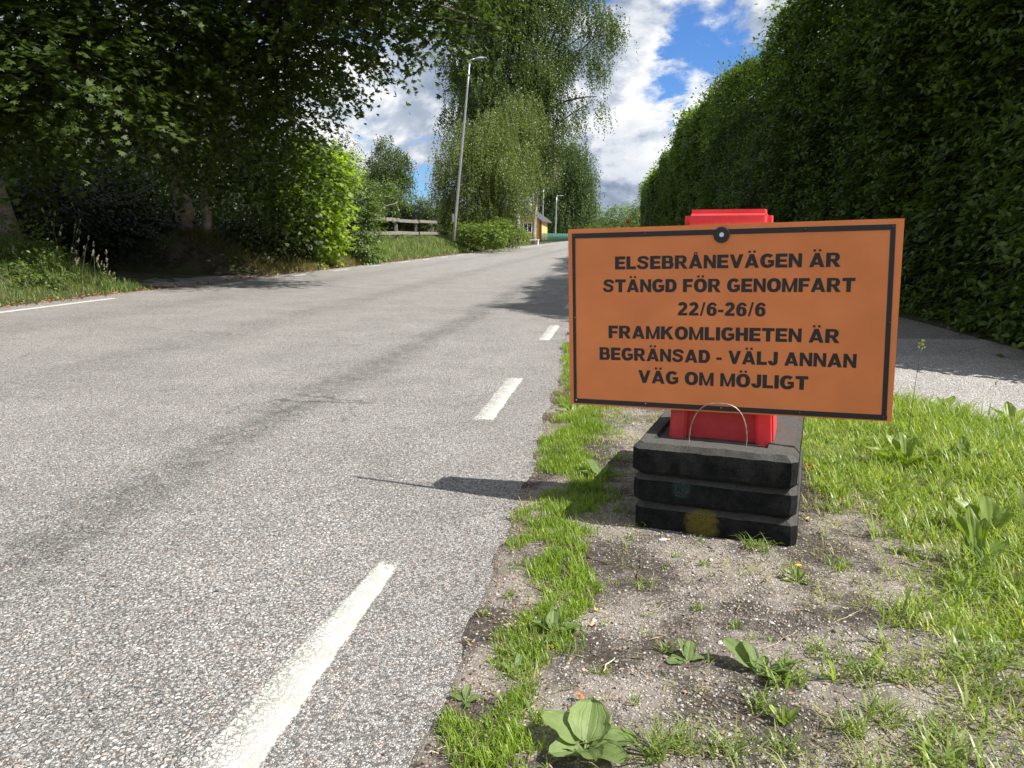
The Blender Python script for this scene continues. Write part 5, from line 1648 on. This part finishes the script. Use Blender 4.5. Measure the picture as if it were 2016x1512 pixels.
# wire handle: an arch standing on the front rim
ang = np.linspace(0, math.pi, 19)
pa, pc = at(1357, 860, 2.46), at(1470, 866, 2.435)
ctr = (pa + pc) / 2
wv = (pc - pa) / 2
wp = []
for an in ang:
    r_x = math.cos(an)
    hz = math.sin(an) ** .8 * 0.116
    wp.append(ctr - wv * (np.sign(r_x) * abs(r_x) ** 0.75) + [0.004 * math.sin(an * 2), -0.01 * math.sin(an), hz])
wp = [pa - [0, 0, .03]] + wp + [pc - [0, 0, .03]]
wh = tubes('wire_handle', [(np.array(wp), .0024)], plain('rusty_wire', (.33, .27, .21), .45, metal=.6, var=.4, scale=60), seg=8)
wh.parent = s3
bpy.context.view_layer.update()
wh.matrix_parent_inverse = s3.matrix_world.inverted()

# red plastic carrier
def red_plastic():
    m, t, out = new_mat('red_plastic')
    tc = t.n('ShaderNodeTexCoord').outputs['Object']
    n1 = t.noise(tc, 9.0, 6, .7)
    n2 = t.noise(tc, 45.0, 6, .75)
    c = t.mix(t.ss(n1, .3, .7), (.72, .065, .075), (.80, .11, .115))
    c = t.mix(t.math('MULTIPLY', t.ss(n2, .58, .75), .5), c, (.25, .02, .02))
    c = t.mix(t.math('MULTIPLY', t.ss(n1, .62, .78), .5), c, (.80, .22, .18))
    p = t.n('ShaderNodeBsdfPrincipled', {'Base Color': c, 'Roughness': .5, 'Specular IOR Level': .45})
    tr = t.n('ShaderNodeBsdfTranslucent', {0: t.mix(1.0, c, (1.1, 1.1, 1.1, 1), 'MULTIPLY')})
    ms = t.n('ShaderNodeMixShader', {0: .42, 1: p.outputs[0], 2: tr.outputs[0]})
    m.node_tree.links.new(ms.outputs[0], out.inputs[0])
    return m


M_RED = red_plastic()
bl, br_ = at(1317, 862, 2.545), at(1526, 866, 2.47)
tl_, tr_ = at(1351, 413, 2.545), at(1519, 413, 2.47)
rc = thing('marker_board', 'red plastic marker panel standing in the slabs behind the orange sign', 'traffic marker', ((bl[0] + br_[0]) / 2, 2.6, .25))
exu = Vector((br_ - bl)).normalized()
dep = Vector((-exu.y, exu.x, 0)).normalized()       # away from the camera


def panel(name, u0b, u1b, u0t, u1t, z0, z1, d0, d1, mat, root, bev):
    """a tapering slab in the carrier's own frame: u across (m from its axis), d depth"""
    mid = Vector(((bl + br_) / 2)); mid.z = 0
    tmid = Vector(((tl_ + tr_) / 2)); tmid.z = 0
    bm = bmesh.new()
    vs = []
    exh = Vector((exu.x, exu.y, 0)).normalized()
    for (ua, ub, z, c_) in ((u0b, u1b, z0, tmid if name == 'top_cap' else mid), (u0t, u1t, z1, tmid)):
        for dd in (d0, (d1 * (2.0 if z == z0 else 1.0) if name != 'top_cap' else .13)):
            for uu in (ua, ub):
                p = c_ + exh * uu + dep * dd
                vs.append(bm.verts.new((p.x, p.y, z)))
    for f in ((0, 1, 3, 2), (4, 6, 7, 5), (0, 4, 5, 1), (2, 3, 7, 6), (0, 2, 6, 4), (1, 5, 7, 3)):
        bm.faces.new([vs[i_] for i_ in f])
    return obj_bm(name, bm, mat, root, smooth=False, bevel=bev, seg=3)


hw = np.linalg.norm(br_ - bl) / 2
ht = np.linalg.norm(tr_ - tl_) / 2
lw = lambda z: 0
ztp = float(tl_[2])
panel('panel', -hw + .03, hw - .03, -ht + .03, ht - .03, .24, ztp - .035, .022, .12, M_RED, rc, .004)
panel('side_rail', -hw, -hw + .055, -ht, -ht + .05, .24, ztp - .04, -.012, .125, M_RED, rc, .008)
panel('side_rail', hw - .055, hw, ht - .05, ht, .24, ztp - .04, -.012, .125, M_RED, rc, .008)
panel('top_cap', -ht - .004, ht + .004, -ht, ht, ztp - .10, ztp, -.016, .068, M_RED, rc, .019)

# the board
BL = Vector((-0.168, 2.598, 0.376)); AX = Vector((0.971, -0.238, 0.028)); BX = Vector((-0.002, 0.004, 0.592))
ax, bx = AX.normalized(), BX.normalized()
nx_ = ax.cross(bx).normalized()      # towards the camera
if nx_.y > 0: nx_ = -nx_
bx = (bx - ax * ax.dot(bx)).normalized()
MB = Matrix(((ax.x, bx.x, nx_.x, BL.x), (ax.y, bx.y, nx_.y, BL.y), (ax.z, bx.z, nx_.z, BL.z), (0, 0, 0, 1)))
SW, SH = 1.0, 0.592
board = thing('information_sign', 'orange road closure notice board with black Swedish lettering', 'sign', (0, 0, 0))
board.matrix_world = MB


def bput(o):
    o.parent = board
    return o


m, t, out = new_mat('orange_board')
tc = t.n('ShaderNodeTexCoord').outputs['Object']
n1 = t.noise(tc, 5.0, 5, .6)
n2 = t.noise(tc, 300.0, 3, .6)
c = t.mix(t.ss(n1, .3, .7), (0.69, 0.212, 0.066), (0.77, 0.245, 0.080))
sm = t.noise(t.n('ShaderNodeMapping', {0: tc, 3: (6.0, 22.0, 1.0)}).outputs[0], 1.0, 7, .75, .8)
c = t.mix(t.math('MULTIPLY', t.ss(sm, .56, .74), .16), c, (0.34, .16, .09))
c = t.mix(t.math('MULTIPLY', t.ss(n2, .6, .8), .12), c, (0.3, .12, .05))
b = t.n('ShaderNodeBump', {'Height': n2, 'Strength': .04, 'Distance': .001})
p = t.n('ShaderNodeBsdfPrincipled', {'Base Color': c, 'Roughness': .5, 'Normal': b.outputs[0], 'Specular IOR Level': .35})
m.node_tree.links.new(p.outputs[0], out.inputs[0])
M_ORANGE = m
M_BLACK = plain('black_vinyl', (.012, .012, .014), .42, var=.15, scale=40)
M_EDGE = plain('cream_board_edge', (.72, .62, .42), .7, var=.25, scale=80)
bm = bmesh.new()
box_bm(bm, (0, 0, -.0035), (SW, SH, 0))
bput(obj_bm('board_face', bm, M_ORANGE))
bm = bmesh.new()
box_bm(bm, (0.0008, 0.0008, -.012), (SW - .0008, SH - .0008, -.0036))
bput(obj_bm('board_back', bm, M_EDGE))
# raised black frame strips with slightly uneven corners
fr_ = [((.0136, .5745), (.9800, .5765), .0155), ((.0150, .0165), (.985, .0165), .0155), ((.0145, .0250), (.0215, .566), .0), ((.9815, .0250), (.9755, .567), .0)]
for q, (a, b, w) in enumerate(((( .0136, .577), (.9790, .5765), 'h'), ((.0140, .0215), (.9870, .0200), 'h'), ((.0150, .0219), (.0145, .5605), 'v'), ((.9795, .0205), (.9715, .5600), 'v'))):
    bm = bmesh.new()
    wd = 0.0158
    if w == 'h':
        P4 = [(a[0], a[1] - wd), (b[0], b[1] - wd), (b[0], b[1]), (a[0], a[1])]
    else:
        P4 = [(a[0] - .0005, a[1]), (a[0] + wd * .62, a[1]), (b[0] + wd * .62, b[1]), (b[0] - .0005, b[1])]
        if q == 3:
            P4 = [(a[0] - wd * .5, a[1]), (a[0] + wd * .5 - .002, a[1]), (b[0] + wd * .5, b[1]), (b[0] - wd * .5 + .002, b[1])]
    lo = [bm.verts.new((x, y, .0003)) for x, y in P4]
    hi = [bm.verts.new((x, y, .0026)) for x, y in P4]
    bm.faces.new(lo[::-1]); bm.faces.new(hi)
    for s_ in range(4):
        bm.faces.new((lo[s_], lo[(s_ + 1) % 4], hi[(s_ + 1) % 4], hi[s_]))
    bput(obj_bm('frame_strip', bm, M_BLACK, bevel=.0005, seg=1))


def disc(name, x, y, r, z0, z1, mat, parent=None, seg=24, dome=0.0):
    bm = bmesh.new()
    bmesh.ops.create_cone(bm, cap_ends=True, segments=seg, radius1=r, radius2=r * (1 - dome), depth=z1 - z0, matrix=Matrix.Translation((x, y, (z0 + z1) / 2)))
    o = obj_bm(name, bm, mat, None, bevel=0)
    return o


w_ = disc('washer', .4958, .5598, .0245, .0028, .0075, M_BLACK, seg=40, dome=.06); bput(w_)
M_ZINC = plain('zinc_bolt', (.75, .76, .78), .28, metal=1.0, var=.1)
b_ = disc('bolt', .4975, .5600, .0075, .0076, .013, M_ZINC, seg=6); b_.parent = w_
for (sx, sy) in ((.257, .569), (.736, .569), (.971, .5685), (.0185, .5690), (.262, .0138), (.505, .0130), (.741, .0125), (.0195, .297), (.9775, .294), (.0215, .0139), (.975, .0130)):
    o = disc('screw', sx, sy, .0042, .0027, .0048, plain('black_screw', (.02, .02, .022), .3) if sx < .98 else M_ZINC, seg=12, dome=.3)
    bput(o)

# ---- lettering: heavy grotesque glyphs drawn with strokes, cap height 1
ST, BR = 0.295, 0.228


class Glyph:
    def __init__(self):
        self.q = []          # list of (4,2) quads
        self.w = 0.0

    def rect(self, x0, y0, x1, y1):
        self.q.append([(x0, y0), (x1, y0), (x1, y1), (x0, y1)])
        return self

    def quad(self, *p):
        self.q.append(list(p))
        return self

    def stroke(self, pts, ws):
        pts = np.array(pts, float)
        T = np.gradient(pts, axis=0); T /= np.linalg.norm(T, axis=1, keepdims=True) + 1e-9
        N = np.stack([-T[:, 1], T[:, 0]], -1)
        ws = np.broadcast_to(ws, (len(pts),))[:, None] / 2
        A, B = pts + N * ws, pts - N * ws
        for i_ in range(len(pts) - 1):
            self.q.append([tuple(A[i_]), tuple(B[i_]), tuple(B[i_ + 1]), tuple(A[i_ + 1])])
        return self

    def arc(self, cx, cy, rx, ry, a0, a1, wv=ST, wh=BR, n=18, p=2.3):
        a = np.radians(np.linspace(a0, a1, n))
        c, s = np.cos(a), np.sin(a)
        x = cx + rx * np.sign(c) * np.abs(c) ** (2 / p)
        y = cy + ry * np.sign(s) * np.abs(s) ** (2 / p)
        w = wv * np.abs(c) ** 1.5 + wh * (1 - np.abs(c) ** 1.5)
        return self.stroke(np.stack([x, y], -1), w)


def glyph(ch):
    g = Glyph()
    R = g.rect
    if ch == 'E':
        R(0, 0, ST, 1); R(ST, 0, .78, BR); R(ST, .405, .73, .59); R(ST, 1 - BR, .77, 1); g.w = .78
    elif ch == 'F':
        R(0, 0, ST, 1); R(ST, .39, .67, .575); R(ST, 1 - BR, .74, 1); g.w = .74
    elif ch == 'L':
        R(0, 0, ST, 1); R(ST, 0, .72, BR); g.w = .72
    elif ch == 'T':
        R(0, 1 - BR, .84, 1); R(.42 - ST / 2, 0, .42 + ST / 2, 1 - BR); g.w = .84
    elif ch == 'I':
        R(0, 0, ST, 1); g.w = ST
    elif ch == 'H':
        R(0, 0, ST, 1); R(.86 - ST, 0, .86, 1); R(ST, .4, .86 - ST, .61); g.w = .86
    elif ch == 'N':
        R(0, 0, .24, 1); R(.86 - .24, 0, .86, 1); g.quad((.24, .60), (.24, 1), (.62, .40), (.62, 0)); g.w = .86
    elif ch == 'M':
        R(0, 0, .235, 1); R(.80, 0, 1.035, 1); g.quad((.235, .55), (.235, 1), (.60, 0), (.435, 0)); g.quad((.80, .55), (.80, 1), (.435, 0), (.60, 0)); g.w = 1.035
    elif ch == 'K':
        R(0, 0, ST, 1); g.quad((.60, 1), (.93, 1), (.255, .29), (.255, .62)); g.quad((.36, .50), (.54, .67), (.96, 0), (.65, 0)); g.w = .96
    elif ch == 'V':
        g.quad((0, 1), (.27, 1), (.60, 0), (.33, 0)); g.quad((.93, 1), (.66, 1), (.33, 0), (.60, 0)); g.w = .93
    elif ch in 'AÄÅ':
        g.quad((0, 0), (.265, 0), (.63, 1), (.35, 1)); g.quad((.98, 0), (.705, 0), (.35, 1), (.63, 1)); R(.22, .165, .77, .345); g.w = .98
    elif ch in 'OÖ':
        g.arc(.48, .5, .48 - ST / 2, .515 - BR / 2, 0, 360, ST + .01, BR, 40); g.w = .96
    elif ch == 'D':
        R(0, 0, ST, 1); R(ST, 0, .42, BR); R(ST, 1 - BR, .42, 1); g.arc(.40, .5, .45 - ST / 2, .5 - BR / 2, -90, 90, ST, BR, 22); g.w = .86
    elif ch == 'R':
        R(0, 0, ST, 1); R(ST, 1 - .19, .56, 1); R(ST, .385, .56, .56)
        g.arc(.55, .6925, .31 - ST / 2, .2075, -90, 90, ST - .01, .185, 14); g.quad((.36, .40), (.62, .43), (.93, 0), (.62, 0)); g.w = .92
    elif ch == 'B':
        R(0, 0, ST, 1); R(ST, 1 - .18, .54, 1); R(ST, .43, .56, .60); R(ST, 0, .56, .185)
        g.arc(.53, .715, .29 - ST / 2, .195, -90, 90, ST - .01, .175, 14); g.arc(.55, .30, .315 - ST / 2, .21, -90, 90, ST, .18, 14); g.w = .865
    elif ch == 'G':
        g.arc(.48, .5, .48 - ST / 2, .515 - BR / 2, 42, 318, ST + .01, BR, 34); R(.50, .36, .92, .555); R(.70, .13, .92, .37); g.w = .93
    elif ch == 'S':
        P = [(.80, .70), (.775, .80), (.66, .895), (.45, .92), (.24, .885), (.145, .765), (.175, .655), (.30, .585), (.45, .54), (.60, .495), (.715, .42), (.745, .29), (.67, .14), (.45, .085), (.22, .12), (.12, .215), (.09, .33)]
        W = [.22, .23, .21, .20, .215, .245, .235, .215, .22, .215, .23, .245, .22, .20, .21, .23, .235]
        from_ = np.linspace(0, 1, len(P)); to_ = np.linspace(0, 1, 44)
        P = np.array(P)
        # smooth the control polygon
        Q = np.stack([np.interp(to_, from_, P[:, 0]), np.interp(to_, from_, P[:, 1])], -1)
        for _ in range(3):
            Q[1:-1] = (Q[:-2] + 2 * Q[1:-1] + Q[2:]) / 4
        g.stroke(Q, np.interp(to_, from_, W)); g.w = .89
    elif ch == 'J':
        R(.68 - ST, .30, .68, 1); g.arc(.34, .32, .34 - ST / 2, .335 - BR / 2, 0, -180, ST, BR, 18); g.w = .68
    elif ch == '2':
        g.arc(.38, .70, .37 - ST / 2, .32 - BR / 2, 170, -25, ST - .02, BR, 18)
        g.stroke([(.60, .66), (.56, .56), (.40, .39), (.22, .23), (.15, .10)], [.25, .25, .24, .24, .25]); R(0.02, 0, .75, .195); g.w = .77
    elif ch == '6':
        g.arc(.39, .33, .385 - ST / 2, .345 - .085, 0, 360, ST - .01, .175, 30)
        g.stroke([(.15, .30), (.13, .50), (.16, .68), (.25, .83), (.40, .915), (.55, .89), (.64, .80), (.66, .73)], [.25, .26, .25, .22, .19, .19, .21, .22]); g.w = .78
    elif ch == '/':
        g.quad((0, -.02), (.15, -.02), (.42, 1.02), (.27, 1.02)); g.w = .42
    elif ch == '-':
        R(0.0, .27, .40, .46); g.w = .40
    elif ch == ' ':
        g.w = .30
    mid = g.w / 2
    if ch in 'ÄÖ':
        for s in (-1, 1):
            R(mid + s * .165 - .085, 1.10, mid + s * .165 + .085, 1.255)
    if ch == 'Å':
        g.arc(mid, 1.10, .10, .10, 0, 360, .075, .075, 16, 2)
    return g


def text_line(txt, ul, vl, ur, cap):
    gs = [glyph(c) for c in txt]
    gap = 0.085
    total = sum(g.w for g in gs) + gap * (len(gs) - 1)
    sx = (ur - ul) / total
    x = ul
    for g in gs:
        V, Fq = [], []
        for k_, qd in enumerate(g.q):
            # wind counter-clockwise
            ar = sum(qd[i_][0] * qd[(i_ + 1) % 4][1] - qd[(i_ + 1) % 4][0] * qd[i_][1] for i_ in range(4))
            if ar < 0: qd = qd[::-1]
            z = .0009 + (k_ % 24) * .000012
            for p in qd:
                V.append((x + p[0] * sx, vl + p[1] * cap, z))
            Fq.append((k_ * 4, k_ * 4 + 1, k_ * 4 + 2, k_ * 4 + 3))
        x += (g.w + gap) * sx
        if V:
            bput(mesh_np('letter', V, [np.array(Fq)], M_BLACK))


text_line('ELSEBRÅNEVÄGEN ÄR', .1596, .4579, .8385, .0416)
text_line('STÄNGD FÖR GENOMFART', .1190, .3840, .8810, .0416)
text_line('22/6-26/6', .3645, .3100, .6335, .0418)
text_line('FRAMKOMLIGHETEN ÄR', .1373, .2318, .8460, .0420)
text_line('BEGRÄNSAD - VÄLJ ANNAN', .1062, .1585, .8955, .0420)
text_line('VÄG OM MÖJLIGT', .2382, .0852, .7640, .0425)
bpy.context.view_layer.update()
